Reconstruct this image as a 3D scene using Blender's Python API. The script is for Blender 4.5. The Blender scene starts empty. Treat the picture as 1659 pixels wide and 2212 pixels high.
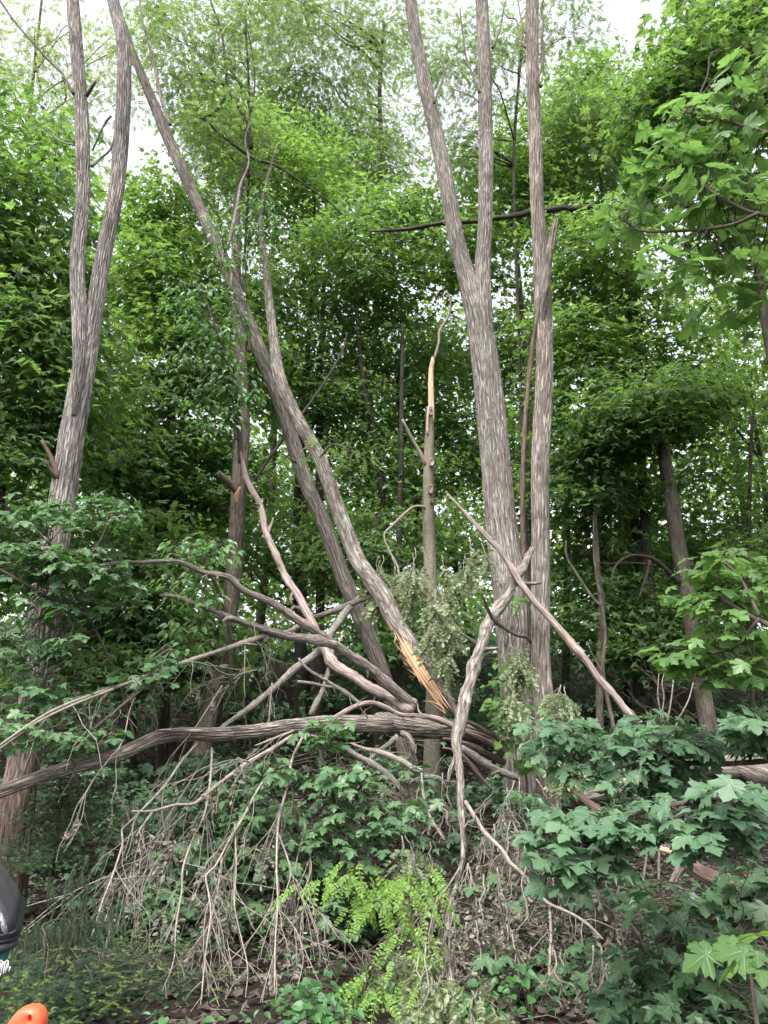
import bpy, math
import numpy as np
from mathutils import Matrix, Vector

R = math.radians
SC = bpy.context.scene
COL = SC.collection
rng = np.random.default_rng(11)

# ------------------------------------------------------------------ camera, sky, sun, exposure
VFOV = 67.3
PITCH = 15.0
CAMZ = 1.65
cam_d = bpy.data.cameras.new('camera')
cam = bpy.data.objects.new('camera', cam_d)
COL.objects.link(cam)
cam.location = (0, 0, CAMZ)
cam.rotation_euler = (R(90 + PITCH), 0, 0)
cam_d.sensor_fit = 'VERTICAL'
cam_d.sensor_height = 36.0
cam_d.lens = 18.0 / math.tan(R(VFOV / 2))
cam_d.clip_start = 0.05
cam_d.clip_end = 2000
SC.camera = cam

SUN_EL, SUN_AZ = 62.0, 205.0       # azimuth clockwise from +Y: high, behind the camera and a little to the left
world = bpy.data.worlds.new('World')
SC.world = world
world.use_nodes = True
wn, wl = world.node_tree.nodes, world.node_tree.links
wn.clear()
wo = wn.new('ShaderNodeOutputWorld')
bg = wn.new('ShaderNodeBackground')
sky = wn.new('ShaderNodeTexSky')
sky.sky_type = 'NISHITA'
sky.sun_disc = False
sky.sun_elevation = R(SUN_EL)
sky.sun_rotation = R(SUN_AZ)
sky.air_density = 1.0
sky.dust_density = 5.0
sky.ozone_density = 1.0
hs = wn.new('ShaderNodeHueSaturation')       # cloud deck: the sky's own light, nearly without colour
hs.inputs['Saturation'].default_value = 0.22
hs.inputs['Value'].default_value = 1.0
wl.new(sky.outputs[0], hs.inputs['Color'])
wl.new(hs.outputs[0], bg.inputs['Color'])
bg.inputs['Strength'].default_value = 0.15
wl.new(bg.outputs[0], wo.inputs['Surface'])

sun_d = bpy.data.lights.new('sun', 'SUN')
sun_d.energy = 0.7
sun_d.angle = R(25)
sun_d.color = (1.0, 0.965, 0.92)
sun = bpy.data.objects.new('sun', sun_d)
COL.objects.link(sun)
_az, _el = R(SUN_AZ), R(SUN_EL)
sdir = Vector((math.sin(_az) * math.cos(_el), math.cos(_az) * math.cos(_el), math.sin(_el)))
sun.rotation_euler = (-sdir).to_track_quat('-Z', 'Y').to_euler()
sun.location = (0, -5, 20)

SC.view_settings.view_transform = 'Standard'
SC.view_settings.look = 'None'
SC.view_settings.gamma = 1.0
SC.view_settings.use_curve_mapping = False
SC.view_settings.exposure = 1.82
SC.render.engine = 'CYCLES'
SC.cycles.max_bounces = 7
SC.cycles.diffuse_bounces = 4
SC.cycles.glossy_bounces = 2
SC.cycles.transmission_bounces = 5
SC.cycles.caustics_reflective = False
SC.cycles.caustics_refractive = False

# ------------------------------------------------------------------ picture to place: a point of the photo at a chosen distance
FPX = 1106.0 / math.tan(R(VFOV / 2))
cP, sP = math.cos(R(PITCH)), math.sin(R(PITCH))
CAM = np.array([0, 0, CAMZ])
FWD = np.array([0, cP, sP])


def O(x, y, D):
    dx = (x - 829.5) / FPX
    dy = -(y - 1106.0) / FPX
    fy = cP - dy * sP
    fz = sP + dy * cP
    t = D / fy
    return np.array([dx * t, D, CAMZ + fz * t])


VIEWS = {  # offsets and scale of the crops the coordinates were read from
    'o': (0, 0, 1), '1': (0, 0, .5), '2': (830, 0, .5), '3': (0, 738, .5), '4': (830, 738, .5),
    '5': (0, 1476, .5), '6': (830, 1476, .5), 'A': (777.6, 1166.4, 1 / 3.2), 'B': (1192.4, 1123.2, 1 / 3.556),
    'C': (993.6, 0, 1 / 3.2), 'D': (0, 1080, 1 / 3.84), 'E': (648, 1339.2, 1 / 3.2), 'F': (1036.8, 1512, 1 / 2.667)}


def path(view, pts):
    """(x, y, width, distance or None) -> world points and radii"""
    ox, oy, k = VIEWS[view]
    pts = [tuple(p) + (None,) * (4 - len(p)) for p in pts]
    n = len(pts)
    xy = np.array([(ox + p[0] * k, oy + p[1] * k) for p in pts])
    cum = np.concatenate([[0], np.cumsum(np.linalg.norm(np.diff(xy, axis=0), axis=1))])
    kd = [i for i in range(n) if pts[i][3] is not None]
    D = np.interp(cum, cum[kd], [pts[i][3] for i in kd])
    P = np.array([O(xy[i, 0], xy[i, 1], D[i]) for i in range(n)])
    dep = (P - CAM) @ FWD
    Rr = np.array([p[2] for p in pts]) * k * 0.5 * dep / FPX
    return P, Rr


def ground_z(x, y):
    x = np.asarray(x, float); y = np.asarray(y, float)
    s = np.clip((y - 8.0) / 16.0, 0, 1)
    rise = 3.0 * (s * s * (3 - 2 * s)) * 1.15 + np.clip(y - 24, 0, 300) * 0.03
    far = np.clip((np.hypot(x, y) - 4) / 10, 0, 1)
    return rise + 0.10 * np.sin(x * .9 + 1) * np.sin(y * .7) * far + 0.05 * np.sin(2.3 * x + y) * far


def smooth(P, Rr, step):
    """Catmull-Rom through the points, evenly sampled"""
    n = len(P)
    if n < 3:
        m = max(2, int(np.linalg.norm(P[-1] - P[0]) / step) + 1)
        t = np.linspace(0, 1, m)[:, None]
        return P[0] + (P[-1] - P[0]) * t, np.interp(t[:, 0], np.linspace(0, 1, n), Rr)
    Q = np.vstack([2 * P[0] - P[1], P, 2 * P[-1] - P[-2]])
    out, rad = [], []
    for i in range(n - 1):
        L = np.linalg.norm(P[i + 1] - P[i])
        m = max(1, int(round(L / step)))
        t = (np.arange(m) / m)[:, None]
        a, b, c, d = Q[i], Q[i + 1], Q[i + 2], Q[i + 3]
        out.append(.5 * ((2 * b) + (-a + c) * t + (2 * a - 5 * b + 4 * c - d) * t ** 2 + (-a + 3 * b - 3 * c + d) * t ** 3))
        rad.append(Rr[i] + (Rr[i + 1] - Rr[i]) * t[:, 0])
    out.append(P[-1:]); rad.append(Rr[-1:])
    return np.vstack(out), np.concatenate(rad)


def unit(v):
    return v / np.maximum(np.linalg.norm(v, axis=-1, keepdims=True), 1e-9)


# ------------------------------------------------------------------ mesh collector
class MB:
    def __init__(self):
        self.v, self.polys, self.bark, self.ridge = [], [], [], []
        self.k = 0

    def add(self, V, polys, bark=None, ridge=None, mi=0):
        V = np.asarray(V, np.float32)
        n = len(V)
        self.v.append(V)
        self.bark.append(V if bark is None else np.asarray(bark, np.float32))
        self.ridge.append(np.zeros(n, np.float32) if ridge is None else np.asarray(ridge, np.float32))
        for p in (polys if isinstance(polys, list) else [polys]):
            p = np.asarray(p, np.int32)
            if len(p):
                self.polys.append((p + self.k, mi))
        self.k += n

    def build(self, name, mats, parent=None, smooth_=True, kind=None, attrs=True, label=None):
        if not isinstance(mats, (list, tuple)):
            mats = [mats]
        me = bpy.data.meshes.new(name)
        V = np.vstack(self.v)
        if parent is not None:
            V = V - np.array(parent['_loc'], np.float32)
        me.vertices.add(len(V))
        me.vertices.foreach_set('co', V.astype(np.float32).ravel())
        li = np.concatenate([p.ravel() for p, _ in self.polys])
        tot = np.concatenate([np.full(len(p), p.shape[1], np.int32) for p, _ in self.polys])
        mi = np.concatenate([np.full(len(p), m, np.int32) for p, m in self.polys])
        st = np.concatenate([[0], np.cumsum(tot)[:-1]]).astype(np.int32)
        me.loops.add(len(li))
        me.loops.foreach_set('vertex_index', li.astype(np.int32))
        me.polygons.add(len(tot))
        me.polygons.foreach_set('loop_start', st)
        me.polygons.foreach_set('material_index', mi)
        if smooth_:
            me.polygons.foreach_set('use_smooth', np.ones(len(tot), bool))
        else:
            me.polygons.foreach_set('use_smooth', np.zeros(len(tot), bool))
        me.update(calc_edges=True)
        if attrs:
            a = me.attributes.new('bark', 'FLOAT_VECTOR', 'POINT')
            a.data.foreach_set('vector', np.vstack(self.bark).astype(np.float32).ravel())
            a = me.attributes.new('ridge', 'FLOAT', 'POINT')
            a.data.foreach_set('value', np.concatenate(self.ridge).astype(np.float32))
        for m in mats:
            me.materials.append(m)
        o = bpy.data.objects.new(name, me)
        COL.objects.link(o)
        if parent is not None:
            o.parent = parent
        if kind:
            o['kind'] = kind
        if label:
            o['label'] = label
        return o


def thing(name, label, cat, loc, group=None):
    e = bpy.data.objects.new(name, None)
    COL.objects.link(e)
    e.empty_display_size = 0.1
    loc = [float(c) for c in loc]
    e.location = loc
    e['_loc'] = loc
    e['label'] = label
    e['category'] = cat
    if group:
        e['group'] = group
    return e


def tube(mb, P, Rr, sides=8, amp=0.0, seed=0, mi=0, cap=True, s0=0.0, squash=None):
    n = len(P)
    T = unit(np.gradient(P, axis=0))
    ax = np.eye(3)[np.argmin(np.max(np.abs(T), axis=0))]
    X = unit(np.cross(ax, T)); Y = np.cross(T, X)
    th = np.arange(sides) * 2 * np.pi / sides
    s = s0 + np.concatenate([[0], np.cumsum(np.linalg.norm(np.diff(P, axis=0), axis=1))])
    TH, SS = np.meshgrid(th, s)
    RR = np.repeat(Rr[:, None], sides, 1).astype(float)
    ridge = np.zeros_like(RR)
    rm = float(np.mean(Rr))
    if amp > 0:
        g = np.random.default_rng(seed)
        ph = g.uniform(0, 6.28, 12)
        k = max(5, int(round(2 * np.pi * rm / min(.055, max(.02, rm * .42)))))
        fs = 5.6 * min(2.2, (.055 / min(.055, max(.02, rm * .42))) ** .7)
        w1 = 1.1 * np.sin(1.9 * SS + 2 * TH + ph[0]) + .7 * np.sin(4.3 * SS - TH + ph[1]) + .5 * np.sin(9.7 * SS + 3 * TH + ph[2])
        w2 = .9 * np.sin(2.3 * SS - 2 * TH + ph[3]) + .7 * np.sin(5.1 * SS + TH + ph[4]) + .5 * np.sin(8.3 * SS - 3 * TH + ph[5])
        u1 = np.cos(k * TH + fs * SS + 1.5 * w1)
        u2 = np.cos(k * TH - 1.15 * fs * SS + 1.5 * w2)
        k2 = int(round(k * 1.45)); mixw = np.clip(.5 + .8 * np.sin(1.7 * SS + 2 * TH + ph[10]) * np.sin(.9 * SS - TH + ph[11]), 0, 1)
        u3 = np.maximum(np.cos(k2 * TH + .8 * fs * SS + 1.8 * w2 + 1), np.cos(k2 * TH - .7 * fs * SS + 1.8 * w1))
        hm = np.maximum(u1, u2) * (1 - mixw) + u3 * mixw
        h = np.clip((hm + .35) / .8, 0, 1) * 1.6 - .8
        h = h * (.8 + .2 * np.sin(13 * SS + 5 * TH + ph[6])) + g.normal(0, .13, SS.shape)
        lump = .5 * np.sin(1.3 * SS + TH + ph[7]) + .4 * np.sin(3.1 * SS + 2 * TH + ph[8]) + .3 * np.sin(2 * TH - .8 * SS + ph[9])
        ridge = h
        RR = RR + amp * (.45 + .55 * np.clip(.5 + .6 * np.sin(2.1 * SS + 2 * TH + ph[10]) + .5 * np.sin(5.3 * SS - 3 * TH + ph[11]), 0, 1)) * (h - .75) + .035 * RR * lump
    ca, sa = np.cos(TH)[..., None], np.sin(TH)[..., None]
    V = P[:, None, :] + RR[..., None] * (ca * X[:, None, :] + sa * Y[:, None, :])
    bark = np.stack([np.cos(TH) * rm, np.sin(TH) * rm, SS], -1)
    i = np.arange(n - 1)[:, None] * sides; j = np.arange(sides)[None, :]; j2 = (j + 1) % sides
    q = np.stack([i + j, i + j2, i + sides + j2, i + sides + j], -1).reshape(-1, 4)
    polys = [q]
    if cap:
        polys += [np.array([(n - 1) * sides + np.arange(sides)]), np.array([np.arange(sides)[::-1]])]
    mb.add(V.reshape(-1, 3), polys, bark.reshape(-1, 3), ridge.ravel(), mi)
    return P, Rr


def one_tube(P, Rr, name, mat, parent, sides=10, step=.05, amp=0., seed=0, label=None):
    mb = MB()
    p, r = smooth(P, Rr, step)
    tube(mb, p, r, sides, amp, seed)
    mb.build(name, mat, parent, label=label)
    return p, r


# ------------------------------------------------------------------ materials
def new_mat(name):
    m = bpy.data.materials.new(name)
    m.use_nodes = True
    n = m.node_tree.nodes
    n.clear()
    return m, n, m.node_tree.links


def leaf_mat(name, c1, c2, tr, rough=.45, tfac=.42, spec=.5, back=None):
    m, n, l = new_mat(name)
    out = n.new('ShaderNodeOutputMaterial')
    geo = n.new('ShaderNodeNewGeometry')
    oi = n.new('ShaderNodeObjectInfo')
    ad = n.new('ShaderNodeMath'); ad.operation = 'ADD'
    fr = n.new('ShaderNodeMath'); fr.operation = 'FRACT'
    l.new(geo.outputs['Random Per Island'], ad.inputs[0]); l.new(oi.outputs['Random'], ad.inputs[1]); l.new(ad.outputs[0], fr.inputs[0])
    mx = n.new('ShaderNodeMix'); mx.data_type = 'RGBA'
    mx.inputs['A'].default_value = (*c1, 1); mx.inputs['B'].default_value = (*c2, 1)
    l.new(fr.outputs[0], mx.inputs['Factor'])
    # fine mottling and veins in the blade
    tc = n.new('ShaderNodeTexCoord')
    nz = n.new('ShaderNodeTexNoise'); nz.inputs['Scale'].default_value = 38; nz.inputs['Detail'].default_value = 2
    l.new(tc.outputs['Object'], nz.inputs['Vector'])
    mr = n.new('ShaderNodeMapRange'); mr.inputs[1].default_value = .3; mr.inputs[2].default_value = .7
    mr.inputs[3].default_value = .78; mr.inputs[4].default_value = 1.25
    l.new(nz.outputs['Fac'], mr.inputs[0])
    mu = n.new('ShaderNodeVectorMath'); mu.operation = 'SCALE'
    l.new(mx.outputs['Result'], mu.inputs[0]); l.new(mr.outputs[0], mu.inputs['Scale'])
    pb = n.new('ShaderNodeBsdfPrincipled')
    pb.inputs['Roughness'].default_value = rough
    pb.inputs['Specular IOR Level'].default_value = spec
    col = mu.outputs[0]
    if back:
        bm = n.new('ShaderNodeMix'); bm.data_type = 'RGBA'
        l.new(geo.outputs['Backfacing'], bm.inputs['Factor']); l.new(col, bm.inputs['A'])
        bm.inputs['B'].default_value = (*back, 1)
        col = bm.outputs['Result']
    l.new(col, pb.inputs['Base Color'])
    tl = n.new('ShaderNodeBsdfTranslucent')
    tm = n.new('ShaderNodeVectorMath'); tm.operation = 'SCALE'
    tm.inputs[0].default_value = tr
    tr_ = n.new('ShaderNodeMapRange'); tr_.inputs[3].default_value = .7; tr_.inputs[4].default_value = 1.3
    l.new(fr.outputs[0], tr_.inputs[0]); l.new(tr_.outputs[0], tm.inputs['Scale'])
    l.new(tm.outputs[0], tl.inputs['Color'])
    ms = n.new('ShaderNodeMixShader'); ms.inputs[0].default_value = tfac
    l.new(pb.outputs[0], ms.inputs[1]); l.new(tl.outputs[0], ms.inputs[2])
    l.new(ms.outputs[0], out.inputs['Surface'])
    return m


def bark_mat(name, hi, lo, mossy=None, scale=26, rough=.9, zs=.16, bump=.5, low=None, patch=None):
    m, n, l = new_mat(name)
    out = n.new('ShaderNodeOutputMaterial')
    pb = n.new('ShaderNodeBsdfPrincipled'); pb.inputs['Roughness'].default_value = rough
    pb.inputs['Specular IOR Level'].default_value = .2
    at = n.new('ShaderNodeAttribute'); at.attribute_name = 'bark'
    ar = n.new('ShaderNodeAttribute'); ar.attribute_name = 'ridge'
    mp = n.new('ShaderNodeMapping'); mp.inputs['Scale'].default_value = (1, 1, zs)
    l.new(at.outputs['Vector'], mp.inputs['Vector'])
    nz = n.new('ShaderNodeTexNoise'); nz.inputs['Scale'].default_value = scale; nz.inputs['Detail'].default_value = 6
    nz.inputs['Roughness'].default_value = .65
    l.new(mp.outputs[0], nz.inputs['Vector'])
    mr = n.new('ShaderNodeMapRange'); mr.inputs[1].default_value = -.75; mr.inputs[2].default_value = .55
    l.new(ar.outputs['Fac'], mr.inputs[0])
    ad = n.new('ShaderNodeMath'); ad.operation = 'MULTIPLY_ADD'; ad.inputs[1].default_value = 1.7; ad.inputs[2].default_value = -.52
    l.new(nz.outputs['Fac'], ad.inputs[0])
    a2 = n.new('ShaderNodeMath'); a2.operation = 'MULTIPLY_ADD'; a2.inputs[1].default_value = .80
    l.new(mr.outputs[0], a2.inputs[0]); l.new(ad.outputs[0], a2.inputs[2])
    # irregular long plates divided by dark cracks
    wv = n.new('ShaderNodeTexNoise'); wv.inputs['Scale'].default_value = scale * .4; wv.inputs['Detail'].default_value = 5; wv.inputs['Roughness'].default_value = .7
    l.new(mp.outputs[0], wv.inputs['Vector'])
    wsc = n.new('ShaderNodeVectorMath'); wsc.operation = 'MULTIPLY_ADD'
    wsc.inputs[1].default_value = (2.2 / scale,) * 3
    l.new(wv.outputs['Color'], wsc.inputs[0]); l.new(mp.outputs[0], wsc.inputs[2])
    vo = n.new('ShaderNodeTexVoronoi'); vo.feature = 'DISTANCE_TO_EDGE'; vo.inputs['Scale'].default_value = scale * 1.15
    l.new(wsc.outputs[0], vo.inputs['Vector'])
    vc = n.new('ShaderNodeTexVoronoi'); vc.inputs['Scale'].default_value = scale * 1.15
    l.new(wsc.outputs[0], vc.inputs['Vector'])
    ve = n.new('ShaderNodeMapRange'); ve.inputs[1].default_value = .0; ve.inputs[2].default_value = .22
    ve.inputs[3].default_value = .36; ve.inputs[4].default_value = 1
    l.new(vo.outputs['Distance'], ve.inputs[0])
    sp = n.new('ShaderNodeSeparateColor'); l.new(vc.outputs['Color'], sp.inputs[0])
    vb = n.new('ShaderNodeMath'); vb.operation = 'MULTIPLY_ADD'; vb.inputs[1].default_value = .22; vb.inputs[2].default_value = .82
    l.new(sp.outputs[0], vb.inputs[0])
    vm = n.new('ShaderNodeMath'); vm.operation = 'MULTIPLY'
    l.new(ve.outputs[0], vm.inputs[0]); l.new(vb.outputs[0], vm.inputs[1])
    a3 = n.new('ShaderNodeMath'); a3.operation = 'MULTIPLY'; a3.use_clamp = True
    l.new(a2.outputs[0], a3.inputs[0]); l.new(vm.outputs[0], a3.inputs[1])
    a2 = a3
    mx = n.new('ShaderNodeMix'); mx.data_type = 'RGBA'
    mx.inputs['A'].default_value = (*lo, 1); mx.inputs['B'].default_value = (*hi, 1)
    l.new(a2.outputs[0], mx.inputs['Factor'])
    col = mx.outputs['Result']
    # broad weathering
    n2 = n.new('ShaderNodeTexNoise'); n2.inputs['Scale'].default_value = 3.2; n2.inputs['Detail'].default_value = 4
    mp2 = n.new('ShaderNodeMapping'); mp2.inputs['Scale'].default_value = (1, 1, .5)
    l.new(at.outputs['Vector'], mp2.inputs['Vector']); l.new(mp2.outputs[0], n2.inputs['Vector'])
    m2 = n.new('ShaderNodeMapRange'); m2.inputs[1].default_value = .35; m2.inputs[2].default_value = .68
    m2.inputs[3].default_value = .66; m2.inputs[4].default_value = 1.2
    l.new(n2.outputs['Fac'], m2.inputs[0])
    sc = n.new('ShaderNodeVectorMath'); sc.operation = 'SCALE'
    l.new(col, sc.inputs[0]); l.new(m2.outputs[0], sc.inputs['Scale'])
    col = sc.outputs[0]
    if patch:
        n3 = n.new('ShaderNodeTexNoise'); n3.inputs['Scale'].default_value = 14; n3.inputs['Detail'].default_value = 3
        mp3 = n.new('ShaderNodeMapping'); mp3.inputs['Scale'].default_value = (1, 1, .45); mp3.inputs['Location'].default_value = (3, 1, 7)
        l.new(at.outputs['Vector'], mp3.inputs['Vector']); l.new(mp3.outputs[0], n3.inputs['Vector'])
        m3 = n.new('ShaderNodeMapRange'); m3.inputs[1].default_value = .62; m3.inputs[2].default_value = .72
        l.new(n3.outputs['Fac'], m3.inputs[0])
        x3 = n.new('ShaderNodeMix'); x3.data_type = 'RGBA'
        l.new(m3.outputs[0], x3.inputs['Factor']); l.new(col, x3.inputs['A']); x3.inputs['B'].default_value = (*patch, 1)
        col = x3.outputs['Result']
    if low:
        sx = n.new('ShaderNodeSeparateXYZ'); l.new(at.outputs['Vector'], sx.inputs[0])
        m4 = n.new('ShaderNodeMapRange'); m4.inputs[1].default_value = low[1]; m4.inputs[2].default_value = low[1] + 1.2
        m4.inputs[3].default_value = .75; m4.inputs[4].default_value = 0
        l.new(sx.outputs['Z'], m4.inputs[0])
        x4 = n.new('ShaderNodeMix'); x4.data_type = 'RGBA'; x4.blend_type = 'MULTIPLY'
        l.new(m4.outputs[0], x4.inputs['Factor']); l.new(col, x4.inputs['A']); x4.inputs['B'].default_value = (*low[0], 1)
        col = x4.outputs['Result']
    l.new(col, pb.inputs['Base Color'])
    bp = n.new('ShaderNodeBump'); bp.inputs['Strength'].default_value = bump; bp.inputs['Distance'].default_value = .02
    l.new(a2.outputs[0], bp.inputs['Height']); l.new(bp.outputs[0], pb.inputs['Normal'])
    l.new(pb.outputs[0], out.inputs['Surface'])
    return m


def plain_mat(name, c1, c2, rough=.6, scale=20, spec=.4, stretch=(1, 1, 1), bump=.15, lo=.35, hi=.65):
    m, n, l = new_mat(name)
    out = n.new('ShaderNodeOutputMaterial')
    pb = n.new('ShaderNodeBsdfPrincipled'); pb.inputs['Roughness'].default_value = rough
    pb.inputs['Specular IOR Level'].default_value = spec
    tc = n.new('ShaderNodeTexCoord')
    mp = n.new('ShaderNodeMapping'); mp.inputs['Scale'].default_value = stretch
    l.new(tc.outputs['Object'], mp.inputs['Vector'])
    nz = n.new('ShaderNodeTexNoise'); nz.inputs['Scale'].default_value = scale; nz.inputs['Detail'].default_value = 6
    l.new(mp.outputs[0], nz.inputs['Vector'])
    mr = n.new('ShaderNodeMapRange'); mr.inputs[1].default_value = lo; mr.inputs[2].default_value = hi
    l.new(nz.outputs['Fac'], mr.inputs[0])
    mx = n.new('ShaderNodeMix'); mx.data_type = 'RGBA'
    mx.inputs['A'].default_value = (*c1, 1); mx.inputs['B'].default_value = (*c2, 1)
    l.new(mr.outputs[0], mx.inputs['Factor']); l.new(mx.outputs['Result'], pb.inputs['Base Color'])
    bp = n.new('ShaderNodeBump'); bp.inputs['Strength'].default_value = bump; bp.inputs['Distance'].default_value = .01
    l.new(nz.outputs['Fac'], bp.inputs['Height']); l.new(bp.outputs[0], pb.inputs['Normal'])
    l.new(pb.outputs[0], out.inputs['Surface'])
    return m


M = {}
M['locust_bark'] = bark_mat('locust_bark', (.39, .35, .312), (.070, .058, .048), bump=.9, scale=46, zs=.085)
M['locust_bark_low'] = bark_mat('locust_bark_low', (.39, .352, .318), (.058, .047, .040), bump=.9, scale=46, zs=.085, low=((.62, .40, .30), 1.0))
M['brown_bark'] = bark_mat('brown_bark', (.385, .335, .29), (.055, .043, .034), bump=.9, scale=32, zs=.09)
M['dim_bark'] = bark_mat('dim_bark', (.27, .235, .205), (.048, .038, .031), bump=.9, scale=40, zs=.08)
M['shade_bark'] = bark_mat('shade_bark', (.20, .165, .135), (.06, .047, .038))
M['smooth_bark'] = bark_mat('smooth_bark', (.21, .19, .145), (.12, .105, .078), scale=14, zs=1.8, bump=.2)
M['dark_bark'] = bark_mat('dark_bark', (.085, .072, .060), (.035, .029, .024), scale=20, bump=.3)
M['mossy_bark'] = bark_mat('mossy_bark', (.31, .275, .235), (.05, .04, .033), patch=(.40, .405, .36), bump=.7)
M['fallen_bark'] = bark_mat('fallen_bark', (.345, .295, .255), (.050, .040, .033), bump=.9, scale=30, zs=.10)
M['branch_bark'] = bark_mat('branch_bark', (.30, .258, .225), (.07, .055, .046), scale=46, zs=.14, bump=.6)
M['grey_branch'] = bark_mat('grey_branch', (.28, .26, .225), (.11, .098, .083), scale=38, zs=.35, bump=.4)
M['pink_wood'] = bark_mat('pink_wood', (.385, .315, .28), (.15, .108, .09), scale=40, zs=.07, bump=.5, rough=.75)
M['red_wood'] = bark_mat('red_wood', (.225, .155, .13), (.06, .04, .032), scale=40, zs=.07, bump=.4, rough=.75)
M['fresh_wood'] = bark_mat('fresh_wood', (.66, .41, .25), (.36, .175, .085), scale=42, zs=.045, bump=.6, rough=.7)
M['pale_wood'] = bark_mat('pale_wood', (.74, .54, .37), (.46, .29, .18), scale=30, zs=.06, bump=.4, rough=.7)
M['twig'] = bark_mat('twig', (.36, .31, .265), (.16, .13, .108), scale=40, zs=.3, bump=.1)
M['fine_twig'] = bark_mat('fine_twig', (.37, .33, .28), (.17, .145, .12), scale=40, zs=.3, bump=.1)
M['dark_twig'] = bark_mat('dark_twig', (.13, .105, .085), (.06, .048, .038), scale=40, zs=.3, bump=.1)
M['green_twig'] = bark_mat('green_twig', (.16, .15, .07), (.09, .075, .04), scale=40, zs=.3, bump=.1)

M['maple_teal'] = leaf_mat('maple_teal', (.064, .132, .070), (.110, .190, .102), (.10, .24, .06), rough=.45, tfac=.30, spec=.42, back=(.13, .20, .12))
M['maple_green'] = leaf_mat('maple_green', (.060, .130, .055), (.110, .205, .090), (.12, .28, .05), rough=.40, tfac=.32, spec=.55, back=(.12, .19, .10))
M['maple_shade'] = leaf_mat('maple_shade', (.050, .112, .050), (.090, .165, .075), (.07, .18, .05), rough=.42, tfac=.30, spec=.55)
M['maple_bright'] = leaf_mat('maple_bright', (.085, .185, .05), (.135, .25, .07), (.19, .36, .075), rough=.42, tfac=.42, spec=.55)
M['maple_dark'] = leaf_mat('maple_dark', (.048, .100, .036), (.098, .172, .060), (.24, .42, .08), rough=.42, tfac=.45, spec=.55)
M['maple_mid'] = leaf_mat('maple_mid', (.055, .120, .038), (.11, .19, .058), (.27, .46, .08), rough=.48, tfac=.48)
M['maple_light'] = leaf_mat('maple_light', (.065, .145, .04), (.11, .20, .06), (.22, .39, .08), rough=.5, tfac=.5)
M['locust_leaf'] = leaf_mat('locust_leaf', (.080, .145, .045), (.125, .20, .065), (.23, .35, .09), rough=.55, tfac=.5)
M['locust_pale'] = leaf_mat('locust_pale', (.13, .19, .075), (.19, .26, .10), (.32, .44, .12), rough=.6, tfac=.5)
M['locust_fresh'] = leaf_mat('locust_fresh', (.125, .245, .038), (.19, .33, .055), (.26, .43, .06), rough=.5, tfac=.42)
M['elm_leaf'] = leaf_mat('elm_leaf', (.055, .145, .045), (.12, .24, .09), (.20, .42, .06), rough=.38, tfac=.4, spec=.6)
M['wilted_leaf'] = leaf_mat('wilted_leaf', (.20, .25, .135), (.30, .34, .20), (.26, .33, .14), rough=.6, tfac=.35)
M['dead_leaf'] = leaf_mat('dead_leaf', (.085, .075, .055), (.20, .185, .135), (.10, .08, .05), rough=.7, tfac=.2, back=(.27, .26, .20))
M['brown_leaf'] = leaf_mat('brown_leaf', (.11, .075, .052), (.20, .15, .11), (.10, .07, .04), rough=.8, tfac=.2)
M['yew_needle'] = leaf_mat('yew_needle', (.010, .026, .014), (.022, .045, .02), (.02, .05, .015), rough=.5, tfac=.2)
M['yew_tip'] = leaf_mat('yew_tip', (.12, .19, .035), (.20, .27, .06), (.2, .3, .05), rough=.5, tfac=.3)
M['cedar_needle'] = leaf_mat('cedar_needle', (.030, .052, .026), (.065, .095, .045), (.05, .09, .03), rough=.6, tfac=.3)
M['creeper_leaf'] = leaf_mat('creeper_leaf', (.085, .19, .05), (.14, .28, .065), (.22, .42, .06), rough=.42, tfac=.38)
M['ivy_leaf'] = leaf_mat('ivy_leaf', (.035, .11, .04), (.07, .18, .05), (.10, .28, .04), rough=.4, tfac=.35)
M['far_leaf'] = leaf_mat('far_leaf', (.06, .12, .028), (.11, .18, .04), (.22, .38, .06), rough=.6, tfac=.5)
M['litter_leaf'] = leaf_mat('litter_leaf', (.030, .022, .017), (.085, .066, .052), (.03, .02, .012), rough=.85, tfac=.1)
M['leaf_vein'] = leaf_mat('leaf_vein', (.15, .24, .13), (.19, .28, .15), (.15, .28, .08), rough=.5, tfac=.25)
M['soil'] = plain_mat('soil', (.012, .009, .007), (.032, .025, .020), rough=.95, scale=9, spec=.1, bump=.8)

# ------------------------------------------------------------------ leaf templates  (petiole at the origin, tip at +y, unit length)
def fan(outline, centre, z):
    V = np.array([centre] + outline, float)
    V = np.column_stack([V, np.concatenate([[z(*centre, True)], [z(x, y, False) for x, y in outline]])])
    n = len(outline)
    T = np.array([(0, 1 + i, 1 + (i + 1) % n) for i in range(n)])
    return V, [T]


HALF = [(.10, -.06), (.26, -.08), (.40, -.03), (.54, .01), (.46, .09), (.42, .18), (.57, .22), (.64, .31), (.80, .41), (.65, .46), (.61, .57), (.47, .53), (.30, .51), (.31, .63), (.40, .74), (.26, .76), (.19, .87)]


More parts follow.
